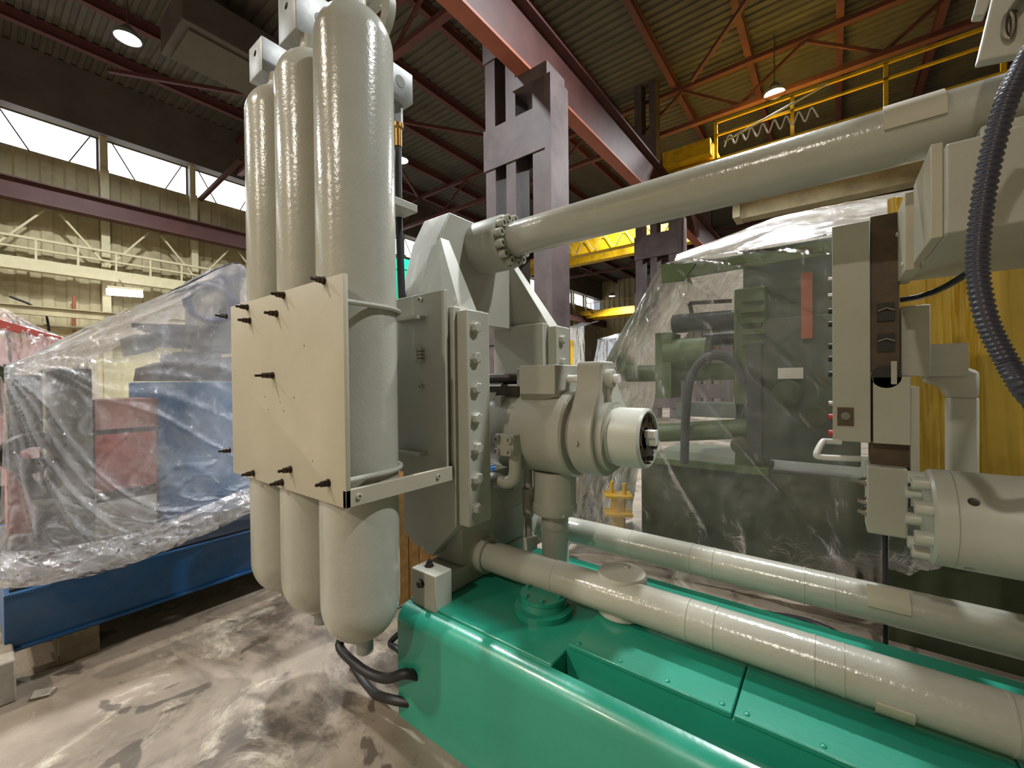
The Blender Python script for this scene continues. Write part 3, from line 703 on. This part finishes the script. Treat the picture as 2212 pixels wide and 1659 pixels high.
# vertical riser
rs = thing('riser_pipe', 'upright gray riser pipe with flange under the shot cylinder', 'pipe', (-1.16, YC, .5))
MB().lathe([(0, 0), (.07, 0), (.07, .3), (.068, .31), (.112, .31), (.116, .33), (.116, .36), (.112, .365), (.112, .53), (0, .53)], (-1.16, YC, .5), n=40).build('pipe', 'gray_gloss', rs)
MB().lathe([(.07, 0), (.074, .001), (.074, .012), (.07, .013)], (-1.16, YC, .73), n=40).build('seam_ring', 'gray_gloss', rs)
bolt(rs, 'hex', (-1.05, 1.79, .83), (0, -1, 0), .01, .02, 'gray')
hf = thing('hose_fitting', 'thin gray hose fitting standing beside the riser pipe', 'fitting', (-1.36, YC - .02, .5))
MB().lathe([(0, 0), (.02, 0), (.02, .2), (.03, .21), (.034, .3), (.034, .36), (.024, .365), (.024, .5), (0, .5)], (-1.33, YC - .0, .55), n=16).build('body', 'gray', hf)
tag(MB().prism([PX(1063, 1044, -1.36), PX(1085, 1040, -1.36), PX(1112, 1050, -1.36), PX(1108, 1061, -1.36), PX(1066, 1052, -1.36)], (-.1, 0, .01)).build('foil_scrap', 'foil'), 'crumpled pale foil scrap under the bent pipe', 'scrap')
tag(MB().prism([PX(1137, 1164, -1.25), PX(1162, 1158, -1.25), PX(1160, 1185, -1.25), PX(1140, 1196, -1.25)], (-.02, .0, 0)).build('paper_scrap', 'paper'), 'white paper scrap behind the riser pipe', 'scrap')
MB().box(-1.5, -1.42, 1.6, 2.14, .8, 1.0).box(-1.75, -1.5, 1.6, 2.14, .78, .86).build('cross_web', 'gray', frame)

# ---- platen at the right
t = plat = thing('platen', 'heavy gray platen block under the upper tie bar', 'platen', (.6, 1.95, .5))
MB().box(.24, .62, 1.6, 2.3, 1.88, 2.12).build('overhang', 'gray', t, bev=.006)
MB().box(.55, 1.6, 1.62, 2.32, .531, 3.2).build('slab', 'gray', t, bev=.006)
MB().box(.55, 1.6, 1.4, 1.62, .531, .9).build('slab_foot', 'gray', t, bev=.006)
MB().box(.33, .56, 1.74, 2.0, 2.12, 2.2).build('saddle', 'gray', t, bev=.006)
p = MB().box(.2, .24, 2.0, 2.3, 1.87, 2.14).build('end_cover', 'gray_plate', t, bev=.003)
bolt(p, 'dome', (.2, 2.2, 2.05), (-1, 0, 0), .01, .008, 'gray'); bolt(p, 'dome', (.2, 2.05, 1.9), (-1, 0, 0), .01, .008, 'gray')
p = MB().box(.215, .24, 1.63, 1.94, 1.88, 2.14).build('end_cover', 'gray_plate', t, bev=.003)
# flanged cylinder
t = thing('flanged_cylinder', 'pale gray flanged cylinder with long socket bolts on the platen', 'cylinder', (.35, YC, .9))
ZF = 1.055
fcyl = MB().lathe([(0, 0), (.14, 0), (.148, .008), (.148, .05), (.145, .052), (.148, .054), (.148, .2), (.165, .29), (.165, .315), (0, .315)], (.235, YC, ZF), (1, 0, 0), 56); fcyl = fcyl.build('body', 'gray_light', t)
for k in range(8):
    a = math.radians(22.5 + 45 * k)
    bolt(t, 'socket', (.235, YC + .118 * math.cos(a), ZF + .118 * math.sin(a)), (-1, 0, 0), .021, .04, 'gray_light')
for px, py in ((2104, 1084), (2095, 1229)):
    d_ = ray(px, py); o = CAMLOC
    aa = d_.y ** 2 + d_.z ** 2; bb = 2 * (d_.y * (o.y - YC) + d_.z * (o.z - ZF)); cc = (o.y - YC) ** 2 + (o.z - ZF) ** 2 - .148 ** 2
    disc = bb * bb - 4 * aa * cc
    if disc > 0:
        h = o + d_ * ((-bb - math.sqrt(disc)) / 2 / aa); nn = Vector((0, h.y - YC, h.z - ZF)).normalized()
        cut(fcyl, MB().cyl(h + nn * .02, h - nn * .07, .013, n=16))
# valve cabinet hanging beside the platen
t = cab = thing('valve_cabinet', 'tall narrow gray valve cabinet with black knobs along its edge', 'cabinet', (.1, 2.28, 1.24))
MB().box(-.003, .118, 2.2, 2.4, 1.235, 2.125).build('body', 'gray', t, bev=.003)
MB().box(.12, .205, 2.215, 2.4, 1.52, 2.14).build('bare_side', 'primer', t)
MB().box(.125, .235, 2.2, 2.4, 1.235, 1.5).build('lower_body', 'gray', t, bev=.003)
MB().box(.215, .30, 2.28, 2.36, 1.5, 1.78).build('side_box', 'gray', t, bev=.004)
MB().box(.235, .26, 2.21, 2.4, 1.0, 1.46).build('back_strip', 'gray', t)
for z0, z1 in ((1.72, 1.79), (1.60, 1.67)):
    MB().box(.138, .19, 2.205, 2.22, z0, z1).build('socket', 'rubber', t)
    MB().tube([(.14, 2.2, z1 - .03), (.165, 2.197, z1 - .02), (.19, 2.2, z1 - .03)], .004, 6).build('clip', 'steel', t)
MB().lathe([(0, 0), (.045, 0), (.045, .02), (0, .02)], (.165, 2.22, 1.50), (0, -1, 0), 24).build('gauge', 'rubber', t)
MB().box(.178, .195, 2.19, 2.21, 1.47, 1.56).build('tab', 'gray', t)
for py, mt in ((605, 'steel'), (640, 'steel'), (672, 'rubber'), (700, 'rubber'), (748, 'rubber'), (775, 'rubber'), (808, 'rubber'), (872, 'steel'), (900, 'red_plastic'), (935, 'red_plastic')):
    zz = PX(1797, py, 0).z if False else PY(1797, py, 2.24).z
    bolt(t, 'socket', (-.003, 2.235, zz), (-1, 0, 0), .012, .014, mt, 'knob')
MB().box(.012, .065, 2.195, 2.2, 1.30, 1.375).build('worn_patch', 'primer', t)
MB().lathe([(0, 0), (.017, 0), (.015, .006), (0, .008)], (.04, 2.195, 1.34), (0, -1, 0), 20).build('button', 'gray_dark', t)
hd = thing('pull_handle', 'white rounded pull handle under the valve cabinet', 'handle', PY(1800, 975, 2.15))
MB().tube(spline([PY(1815, 955, 2.2), PY(1785, 953, 2.17), PY(1776, 956, 2.15), PY(1764, 980, 2.1), PY(1772, 987, 2.1), PY(1820, 990, 2.12), PY(1856, 991, 2.18)], 40), .012, 12).build('grip', 'white_paint', hd)
t = thing('junction_box', 'small gray junction box with cable glands below the valve cabinet', 'junction box', (.16, 2.25, .87))
MB().box(.105, .225, 2.19, 2.34, .875, 1.145).build('body', 'gray', t, bev=.006)
MB().box(.118, .235, 2.24, 2.36, 1.145, 1.24).build('neck', 'primer', t)
for py in (1040, 1083, 1105):
    bolt(t, 'stud', (.105, 2.23, PY(1868, py, 2.23).z), (-1, 0, 0), .014, .028, 'steel', 'cable_gland')
tag(MB().tube(spline([(.165, 2.27, .88), (.165, 2.27, .6), (.166, 2.28, .3), (.17, 2.32, .03), (.22, 2.5, .012)], 24), .009, 8).build('cable', 'rubber'), 'thin black cable dropping from the junction box to the floor', 'cable')
t = thing('bent_duct', 'gray bent square duct beside the valve cabinet', 'duct', (.4, 2.4, .9))
MB().bar((.28, 2.45, 1.565), (.42, 2.45, 1.565), .12, .13).build('stub', 'gray_gloss', t)
dd = [PY(2005, 770, 2.42), PY(2060, 785, 2.42)]
MB().prism([PY(1998, 766, 2.42), PY(2030, 772, 2.42), PY(2118, 803, 2.42), PY(2117, 860, 2.42), PY(2050, 860, 2.42), PY(2035, 836, 2.42), PY(1998, 825, 2.42)], (0, .1, 0)).build('elbow', 'gray_gloss', t, bev=.012)
MB().prism([PY(2050, 858, 2.425), PY(2117, 858, 2.425), PY(2117, 1090, 2.425), PY(2050, 1090, 2.425)], (0, .09, 0)).build('leg', 'gray', t, bev=.01)
tag(MB().tube(spline([PY(1945, 648, 2.3), PY(1985, 641, 2.28), PY(2030, 625, 2.2), PY(2070, 603, 2.1), PY(2120, 570, 2.0)], 24), .011, 8).build('cable', 'rubber'), 'black cable sagging from the platen to the valve cabinet', 'cable')
# ribbed conduit
cp = spline([PY(2262, 60, 1.32), PY(2212, 140, 1.32), PY(2176, 215, 1.3), PY(2145, 320, 1.3), PY(2124, 430, 1.3), PY(2113, 530, 1.3), PY(2114, 610, 1.3), PY(2135, 700, 1.3), PY(2172, 775, 1.3), PY(2215, 845, 1.3), PY(2290, 930, 1.45)], 300)
tag(MB().tube(cp, [.0175 + (.0018 if (i // 2) % 2 else -.0014) for i in range(301)], 14).build('ribbed_conduit', 'conduit', ang=60), 'dark ribbed cable conduit curving in front of the platen', 'conduit')
# lifting bracket top right
t = thing('lifting_bracket', 'gray lifting bracket plate with chain eye above the platen', 'bracket', PY(2150, 100, 1.6))
MB().prism([PY(2150, -25, 1.6), PY(2112, 132, 1.6), PY(2240, 106, 1.6), PY(2420, 60, 1.6), PY(2420, -25, 1.6)], (0, .035, 0)).build('plate', 'gray', t, bev=.004)
MB().prism([PY(2118, -25, 1.72), PY(2102, 34, 1.72), PY(2128, 32, 1.72), PY(2150, -25, 1.72)], (0, .03, 0)).build('ear', 'gray', t, bev=.004)
e = PY(2180, 55, 1.59)
MB().tube([e + V(.008 * math.cos(a / 12 * 6.283), 0, .032 * math.sin(a / 12 * 6.283)) for a in range(13)], .006, 8).build('eye', 'steel', t)
MB().tube(spline([e + V(.005, -.005, .03), e + V(.03, -.01, .06), e + V(.08, -.005, .08)], 10), .011, 8).build('shackle', 'steel', t)

# ================================================================== left: blue framed machine under film
XA = -3.3
t = thing('blue_skid', 'blue steel channel skid on blocks under the covered machine', 'skid', (XA - .5, 1.6, .15))
def chan(x, y0_, y1_):
    return MB().box(x - .02, x, y0_, y1_, .17, .43).box(x - .16, x + .005, y0_, y1_, .43, .447).box(x - .16, x + .02, y0_, y1_, .155, .172)
chan(XA, .1, 4.6).build('front_channel', 'blue', t, bev=.003)
MB().box(XA - 1.7, XA - 1.55, .1, 4.6, .155, .447).build('rear_channel', 'blue', t, bev=.003)
MB().box(XA - 1.7, XA - .02, .1, .14, .17, .43).build('end_channel', 'blue', t)
MB().box(XA - 1.6, XA - .03, .12, 4.5, .445, .46).build('deck', 'machine_dark', t)
for i, (yy, mt, nm, lb) in enumerate(((.28, 'wood_old', 'timber_block', 'weathered timber block under the corner of the blue skid'),
                                  (1.9, 'wood_old', 'timber_block', 'weathered timber block hidden under the middle of the blue skid'), (4.2, 'wood_old', 'timber_block', 'weathered timber block under the far end of the blue skid'))):
    tag(MB().box(XA - .25, XA + .02, yy, yy + .16, 0, .155).build(nm, mt, bev=.006), lb, 'block')
tag(MB().box(XA - 1.75, XA - 1.5, .3, .6, 0, .155).build('timber_block', 'wood_old', bev=.006), 'weathered timber block under the rear of the blue skid', 'block')
c = PZ(22, 1520, 0)
tag(MB().box(c.x - .25, c.x + .0, c.y - .25, c.y + .02, 0, .2).build('concrete_block', 'concrete_block', bev=.008), 'broken concrete block on the floor before the skid corner', 'block')
c = PZ(90, 1500, 0)
tag(MB().prism([(c.x - .05, c.y - .02, 0), (c.x + .02, c.y - .04, 0), (c.x + .05, c.y + .02, 0), (c.x + .0, c.y + .05, 0)], (.005, .0, .012)).build('concrete_chip', 'concrete_block'), 'flat pale concrete chip lying on the floor', 'chip')
# machine below the film
def BX(m, x, px0, py0, px1, py1, dep):
    a = PX(px0, py0, x); b_ = PX(px1, py1, x)
    return m.box(x - dep, x, min(a.y, b_.y), max(a.y, b_.y), max(min(a.z, b_.z), .462), max(a.z, b_.z))
t = thing('covered_press', 'blue and red press with gray cabinet hazy behind clear film', 'machine', (XA - .9, 1.2, .46))
XI = XA - .62
BX(MB(), XI, 100, 795, 205, 1150, .5).build('gray_cabinet', 'machine_gray', t, bev=.01)
BX(MB(), XI - .02, 205, 930, 340, 1065, .5).build('red_panel', 'red_machine', t)
BX(MB(), XI - .02, 205, 865, 340, 930, .5).build('pink_panel', 'pink_panel', t)
BX(MB(), XI - .02, 205, 1065, 340, 1150, .5).build('white_panel', 'paper', t)
BX(MB(), XI, 340, 825, 640, 1140, .9).build('blue_body', 'blue_machine', t, bev=.01)
a = [PX(345, 822, XI), PX(350, 790, XI), PX(400, 775, XI), PX(500, 770, XI), PX(640, 760, XI), PX(640, 822, XI)]
MB().prism(a, (-.8, 0, 0)).build('hood', 'machine_dark', t)
a = [PX(292, 722, XI), PX(300, 765, XI), PX(330, 758, XI), PX(350, 740, XI), PX(480, 748, XI), PX(480, 720, XI)]
MB().prism(a, (-.5, 0, 0)).build('tool_arm', 'machine_gray', t)
m = MB()
for k in range(4): m.bar(PX(285 + k * 12, 703 + k * 5, XI + .05), PX(470, 708 + k * 6, XI + .05), .03, .03)
m.build('pipes', 'machine_dark', t)
BX(MB(), XI - .1, 385, 760, 480, 822, .5).build('neck', 'machine_gray', t)
c = PX(455, 655, XI - .1); MB().tube([c + V(0, .16 * math.cos(k / 20 * 6.283), .14 * math.sin(k / 20 * 6.283)) for k in range(21)], .03, 8).build('valve_wheel', 'blue_dark', t)
BX(MB(), XI - .2, 440, 590, 520, 760, .5).build('upper_column', 'machine_gray', t)
c = PX(72, 978, XI + .1)
MB().tube([c + V(0, .1 * math.cos(k / 20 * 6.283), .08 * math.sin(k / 20 * 6.283)) for k in range(21)], .045, 8).build('black_ring', 'rubber', t)
MB().tube([c + V(0, -.06, -.08), c + V(0, .04, -.35), c + V(0, .0, -.6)], .03, 8).tube([c + V(0, .1, -.06), c + V(0, .02, -.35), c + V(0, .05, -.62)], .03, 8).build('hoses', 'machine_dark', t)
BX(MB(), XI - .3, 14, 810, 100, 960, .3).build('green_panel', 'olive_dark', t)
BX(MB(), XI - .3, 14, 990, 70, 1150, .3).build('red_base', 'red_machine', t)
BX(MB(), XI + .02, 94, 800, 102, 1160, .04).build('post', 'cream_post', t)
# film over it
xs = XA - .06
rows = [[PX(8, 793, xs - .1), PX(130, 742, xs - .3), PX(260, 680, xs - .35), PX(400, 618, xs - .3), PX(503, 571, xs - .1), PX(560, 600, xs - .1), PX(680, 640, xs - .2)],
        [PX(8, 860, xs), PX(120, 850, xs - .08), PX(240, 840, xs - .12), PX(380, 790, xs - .15), PX(495, 770, xs - .05), PX(570, 790, xs), PX(680, 800, xs - .1)],
        [PX(5, 960, xs), PX(100, 960, xs), PX(220, 970, xs - .02), PX(360, 960, xs), PX(480, 950, xs + .03), PX(570, 960, xs), PX(680, 960, xs)],
        [PX(0, 1080, xs + .02), PX(100, 1080, xs + .04), PX(220, 1090, xs + .04), PX(350, 1080, xs + .05), PX(470, 1050, xs + .06), PX(560, 1050, xs + .06), PX(680, 1040, xs)],
        [PX(-20, 1195, xs + .06), PX(90, 1180, xs + .09), PX(220, 1170, xs + .1), PX(350, 1140, xs + .1), PX(460, 1100, xs + .1), PX(560, 1080, xs + .1), PX(680, 1060, xs)],
        [PX(-30, 1262, xs + .10), PX(80, 1255, xs + .11), PX(230, 1226, xs + .12), PX(340, 1188, xs + .12), PX(450, 1142, xs + .1), PX(560, 1095, xs + .08), PX(680, 1080, xs)]]
t = thing('film_cover', 'clear creased film draped over the blue and red press', 'plastic cover', (XA, 1.2, .3))
# real creases radiating from the tied corner
sheet(rows, 150, 120, lambda u, v: .03 + .03 * v, (1, 0, .1), (5, 4), 3, fan=(-.03, .0, 6.5, .035)).build('front_sheet', 'film_clear', t, ang=80)
# gathered hem
hem = [[p + V(.0, 0, .16) for p in rows[5]], [p + V(.07, 0, .08) for p in rows[5]], [p + V(.05, 0, -.01) for p in rows[5]], [p + V(.0, 0, .01) for p in rows[5]]]
sheet(hem, 160, 40, .042, (1, 0, .3), (11, 3), 8).build('gathered_hem', 'film_haze', t, ang=80)
top = [rows[0], [p + V(-.7, 0, -.02) for p in rows[0]], [p + V(-1.5, .1, -.2) for p in rows[0]]]
sheet(top, 80, 24, .03, (0, 0, 1), (5, 3), 12).build('top_sheet', 'film_haze', t, ang=80)
# second wrapped machine at the far left with a red rail
t = thing('wrapped_machine', 'film wrapped machine with a red rail beyond the tied film corner', 'machine', (-7.2, 1.6, 0))
xw = -6.6
BX(MB(), xw - .2, -100, 725, 150, 1000, 1.2).build('body', 'red_machine', t)
c = PX(30, 900, xw - .2); MB().box(xw - 1.4, xw - .2, c.y - .8, c.y + .6, 0, .6).build('plinth', 'machine_dark', t)
MB().bar(PX(-60, 683, xw + .05), PX(150, 742, xw + .05), .07, .07).build('rail', 'red_machine', t)
sheet([[PX(-120, 640, xw), PX(0, 666, xw), PX(70, 700, xw), PX(145, 735, xw), PX(200, 770, xw)],
       [PX(-120, 760, xw + .1), PX(0, 760, xw + .1), PX(70, 770, xw + .1), PX(145, 780, xw + .1), PX(210, 800, xw)],
       [PX(-140, 1060, xw + .1), PX(0, 1050, xw + .1), PX(70, 1040, xw + .1), PX(145, 1030, xw + .1), PX(230, 1020, xw)]], 60, 50, .08, (1, 0, .1), (9, 2), 21).build('film', 'film_heavy', t, ang=80)
# crate behind the tanks
t = thing('wooden_crate', 'orange wooden crate glimpsed between near tank and frame', 'crate', (-2.0, 1.5, .0))
for k in range(8):
    p = PX(868 + 0, 1190, -2.3); MB().box(-2.32, -2.28, 1.45 + k * .09, 1.45 + k * .09 + .082, .02, .98).build('plank', 'wood', t)
MB().box(-2.36, -2.32, 1.45, 2.17, .1, .2).build('batten', 'wood', t)
MB().box(-2.36, -2.32, 1.45, 2.17, .8, .9).build('batten', 'wood', t)
# rubble / pallet on the blue skid beside the film
tag(MB().box(XA - .5, XA - .05, 1.6, 2.4, .462, .5).box(XA - .5, XA - .05, 1.62, 1.7, .5, .56).box(XA - .5, XA - .05, 2.2, 2.3, .5, .56).build('pallet', 'wood_old'), 'weathered timber pallet scrap on the blue skid', 'pallet')

# ================================================================== right: olive machine in a film tent
YT = 3.35
t = om = thing('covered_olive_machine', 'olive green die casting machine hazy inside the film tent', 'machine', (.3, 4.2, 0))
def BY(m, y, px0, py0, px1, py1, dep):
    a = PY(px0, py0, y); b_ = PY(px1, py1, y)
    return m.box(min(a.x, b_.x), max(a.x, b_.x), y, y + dep, min(a.z, b_.z), max(a.z, b_.z))
YI = 3.75
MB().box(-1.4, 2.6, YI, YI + 1.2, 0, .78).build('bed', 'olive_dark', t, bev=.01)
BY(MB(), YI, 1585, 625, 1655, 1010, .5).build('platen', 'olive', t, bev=.01)
BY(MB(), YI + .1, 1605, 545, 1800, 720, .4).build('hopper', 'olive_gray', t)
BY(MB(), YI - .12, 1612, 742, 1645, 1000, .3).build('guard_frame', 'machine_dark', t)
BY(MB(), YI - .05, 1645, 690, 1860, 1010, .3).build('guard_panel', 'olive_gray', t, bev=.01)
BY(MB(), YI - .1, 1730, 590, 1755, 730, .05).build('orange_strip', 'orange_panel', t)
BY(MB(), YI - .1, 1680, 795, 1735, 818, .02).build('name_plate', 'paper', t)
a = PY(1455, 700, YI + .2); b_ = PY(1625, 688, YI + .2); MB().cyl(a, b_, .085, n=24).build('dark_cylinder', 'machine_dark', t)
a = PY(1520, 735, YI + .3); b_ = PY(1625, 728, YI + .3); MB().cyl(a, b_, .06, n=20).build('dark_cylinder', 'machine_dark', t)
a = PY(1345, 808, YI + .2); b_ = PY(1625, 800, YI + .2); MB().cyl(a, b_, .08, n=24).build('tie_bar', 'olive', t)
a = PY(1425, 935, YI); b_ = PY(1625, 925, YI); MB().cyl(a, b_, .08, n=24).build('tie_bar', 'olive', t)
a = PY(1440, 765, YI + .1); b_ = PY(1530, 760, YI + .1); MB().cyl(a, b_, .13, n=24).build('pump', 'olive', t)
BY(MB(), YI, 1415, 720, 1450, 860, .3).build('bracket', 'olive', t)
BY(MB(), YI, 1460, 870, 1620, 905, .3).build('rail', 'machine_gray', t)
BY(MB(), YI - .1, 1400, 985, 1660, 1030, .4).build('base_rail', 'olive', t, bev=.01)
MB().tube(spline([PY(1478, 1000, YI - .1), PY(1485, 850, YI - .1), PY(1510, 785, YI - .1), PY(1550, 768, YI - .1), PY(1590, 790, YI - .1), PY(1605, 830, YI - .1)], 30), .035, 10).build('arched_hose', 'machine_dark', t)
a = PY(1490, 655, YI + .2); MB().bar(a, PY(1580, 650, YI + .2), .03, .03).bar(PY(1495, 680, YI + .2), a, .03, .03).build('lever', 'machine_dark', t)
for k in range(5): BY(MB(), YI - .08, 1600, 640 + k * 24, 1650, 648 + k * 24, .05).build('fin', 'olive', t)
for (q, r_) in (((1700, 850), .1), ((1760, 900), .08), ((1600, 960), .07)):
    c = PY(*q, YI - .1); MB().lathe([(0, 0), (r_, 0), (r_ * .9, .06), (0, .08)], c, (0, -1, 0), 20).build('round_cover', 'olive_dark', t)
# olive angle bar holding up the tent corner
t = thing('tent_bar', 'olive green angle bar poking through the film tent corner', 'bar', PY(1430, 600, YT))
MB().prism([PY(1427, 571, YT - .035), PY(1429, 610, YT - .035), PY(1475, 606, YT - .035), PY(1503, 569, YT - .035)], (0, .03, 0)).build('end_piece', 'olive', t)
MB().prism([PY(1440, 575, YT + .1), PY(1442, 606, YT + .1), PY(1930, 524, YT + .1), PY(1930, 500, YT + .1)], (0, .03, 0)).build('flange', 'olive', t)
MB().prism([PY(1570, 562, YT - .06), PY(1580, 572, YT - .06), PY(1612, 566, YT - .06), PY(1600, 553, YT - .06)], (0, .02, 0)).build('clip', 'olive', t)
# yellow forked stand behind the film
c = PY(1335, 1090, YT + .2)
t = thing('yellow_stand', 'small yellow steel stand with two prongs seen through film', 'stand', (c.x, c.y, 0))
for z0 in (-.07, .09): MB().bar(V(c.x - .1, c.y - .06, c.z + z0), V(c.x + .1, c.y + .06, c.z + z0), .2, .02).build('flange', 'yellow', t)
MB().box(c.x - .06, c.x + .06, c.y - .01, c.y + .02, 0, c.z + .09).build('web', 'yellow', t)
for s in (-1, 1): MB().box(c.x + s * .06 - .012, c.x + s * .06 + .012, c.y - .02, c.y + .02, c.z + .09, c.z + .2).build('prong', 'yellow', t)
# film tent
rows = [[PY(1430, 573, YT), PY(1540, 553, YT), PY(1680, 528, YT), PY(1800, 506, YT), PY(1960, 478, YT), PY(2230, 430, YT)],
        [PY(1362, 690, YT - .04), PY(1520, 690, YT - .03), PY(1680, 690, YT - .03), PY(1830, 690, YT - .03), PY(1990, 690, YT - .03), PY(2230, 690, YT)],
        [PY(1300, 800, YT - .08), PY(1480, 830, YT - .05), PY(1670, 850, YT - .05), PY(1840, 860, YT - .05), PY(2010, 870, YT - .05), PY(2240, 880, YT)],
        [PY(1262, 930, YT - .1), PY(1460, 980, YT - .08), PY(1670, 1010, YT - .08), PY(1850, 1020, YT - .08), PY(2020, 1040, YT - .08), PY(2250, 1060, YT)],
        [PY(1232, 1080, YT - .12), PY(1460, 1120, YT - .12), PY(1670, 1150, YT - .14), PY(1850, 1180, YT - .16), PY(2030, 1200, YT - .18), PY(2260, 1230, YT)],
        [PZ(1215, 1195, .02), PZ(1450, 1240, .02), PZ(1670, 1285, .02), PZ(1850, 1315, .02), PZ(2040, 1350, .02), PZ(2270, 1400, .02)]]
t = thing('film_tent', 'tall clear film tent over the olive machine beyond the rear tie bar', 'plastic cover', (.4, 3.6, 0))
sheet(rows, 150, 120, lambda u, v: .035 + .03 * v, (0, -1, .1), (7, 1.0), 31, fan=(-.02, -.05, 8, .035)).build('front_sheet', 'film_olive', t, ang=80)
r0 = rows[0]
ridge = [PY(1475, 562, 4.0), PY(1570, 525, 4.3), PY(1690, 478, 4.5), PY(1800, 455, 4.6), PY(1925, 430, 4.7), PY(2230, 380, 4.8)]
sheet([r0, [(p + q) / 2 + V(0, 0, .0) for p, q in zip(r0, ridge)], ridge, [p + V(0, 1.0, -.5) for p in ridge]], 90, 40, .02, (0, -.3, 1), (3, 3), 40).build('top_sheet', 'film_cream', t, ang=80)
lft = [[r[0], r[0] + V(-.02, .5, .02), r[0] + V(.15, 1.2, -.1 if i == 0 else 0)] for i, r in enumerate(rows)]
sheet(lft, 30, 80, .03, (-1, 0, 0), (6, 2), 50).build('side_sheet', 'film_cream', t, ang=80)
# yellow tarp behind the valve cabinet
t = thing('yellow_tarp', 'hanging yellow tarp with soft folds behind the valve cabinet', 'tarp', (1.2, 3.1, .1))
YY = 3.12
rw = []
for py0, py1 in ((432, 395), (600, 600), (760, 790), (900, 960), (1062, 1180)):
    rw.append([PY(1916, py0, YY), PY(1990, py0 + (py1 - py0) * .3, YY), PY(2060, py0 + (py1 - py0) * .5, YY), PY(2130, py0 + (py1 - py0) * .7, YY), PY(2240, py1, YY)])
sheet(rw, 90, 60, .035, (0, -1, 0), (9, .6), 60).build('cloth', 'tarp_yellow', t, ang=80)
tag(MB().box(rw[-1][0].x, rw[-1][-1].x + .3, YY + .06, YY + .2, 0, .8).build('machine_bed', 'olive_dark'), 'dark green machine bed below the yellow tarp', 'machine')
# ================================================================== things farther back
def wrapped(lab, px0, py0, px1, y, dep, inner):
    a = PY(px0, py0, y); b_ = PY(px1, py0 - 4, y); h = a.z
    t = thing('wrapped_machine', lab, 'machine', ((a.x + b_.x) / 2, y + dep / 2, 0))
    MB().box(a.x + .3, b_.x - .3, y + .4, y + dep, 0, h - .3).build('body', inner, t)
    rws = [[V(a.x, y, h), V((a.x + b_.x) / 2, y - .05, h - .05), V(b_.x, y, h)], [V(a.x - .2, y - .3, h * .5), V((a.x + b_.x) / 2, y - .3, h * .5), V(b_.x + .2, y - .3, h * .5)], [V(a.x - .5, y - .5, .02), V((a.x + b_.x) / 2, y - .5, .02), V(b_.x + .5, y - .5, .02)]]
    sheet(rws, 40, 30, .12, (0, -1, 0), (6, 2), px0).build('film', 'film_far', t, ang=80)
    sheet([rws[0], [p + V(0, dep, .5) for p in rws[0]]], 20, 8, .05, (0, 0, 1), (4, 2), px0 + 1).build('film_top', 'film_far', t, ang=80)
    r2 = [[r[2], r[2] + V(.0, dep, .0)] for r in rws]
    sheet(r2, 20, 30, .08, (1, 0, 0), (4, 2), px0 + 2).build('film_side', 'film_far', t, ang=80)
wrapped('bluish film wrapped machine box far behind the shot cylinder', 1292, 733, 1352, 19, 2.5, 'blue_dark')
wrapped('pale film wrapped machine beside the yellow post far away', 1222, 708, 1262, 21, 2.0, 'cream_post')
c = PZ(1228, 870, 0)
tag(MB().box(-10.2, -9.9, 17.5, 17.8, 0, 3.4).build('yellow_post', 'yellow'), 'yellow post standing before the far wrapped machines', 'post')
c = PY(860, 575, 12.5)
t = thing('teal_machine', 'bright teal machine tower far away beside the near tank', 'machine', (c.x, c.y, 0))
MB().box(c.x - .5, c.x + .1, c.y, c.y + .8, 0, c.z - .15).build('lower', 'teal', t)
MB().box(c.x - .5, c.x + .1, c.y, c.y + .8, c.z - .1, c.z + .4).build('upper', 'teal', t)
MB().box(c.x - .45, c.x + .05, c.y + .1, c.y + .7, c.z - .15, c.z - .1).build('gap', 'machine_dark', t)
c = PY(1063, 740, 14)
t = thing('far_machine', 'red and yellow machine glimpsed through the frame opening', 'machine', (c.x, c.y, 0))
MB().box(c.x - .8, c.x + .3, c.y, c.y + .6, 0, c.z + .4).build('body', 'red_machine', t)
MB().box(c.x + .05, c.x + .25, c.y - .2, c.y, 0, c.z - .1).build('post', 'yellow', t)
tag(MB().box(c.x - 1.5, c.x + 1.4, c.y + 3, c.y + 4, 0, 2.2).build('far_cabinet', 'cream_light'), 'pale cabinet far behind the red and yellow machine', 'cabinet')
# dark hoses on the floor behind the base
tag(MB().tube(spline([PZ(1250, 1215, .03), PZ(1400, 1262, .03), PZ(1500, 1285, .03), PZ(1600, 1320, .03), PZ(1750, 1345, .03), PZ(1950, 1440, .03), PZ(2150, 1500, .03)], 60), .022, 10).build('floor_cable', 'rubber'), 'dark cable lying on the floor behind the green base', 'cable')
sc_ = sheet([[PZ(1545, 1300, .03), PZ(1640, 1318, .05), PZ(1750, 1360, .03), PZ(1880, 1420, .03)], [PZ(1580, 1335, .06), PZ(1660, 1350, .08), PZ(1780, 1400, .06), PZ(1920, 1450, .04)], [PZ(1620, 1350, .02), PZ(1700, 1380, .02), PZ(1820, 1425, .02), PZ(1950, 1465, .02)]], 50, 24, .03, (0, 0, 1), (6, 3), 77)
tag(sc_.build('film_scrap', 'film_haze', ang=80), 'crumpled film scrap on the floor behind the green base', 'plastic scrap')
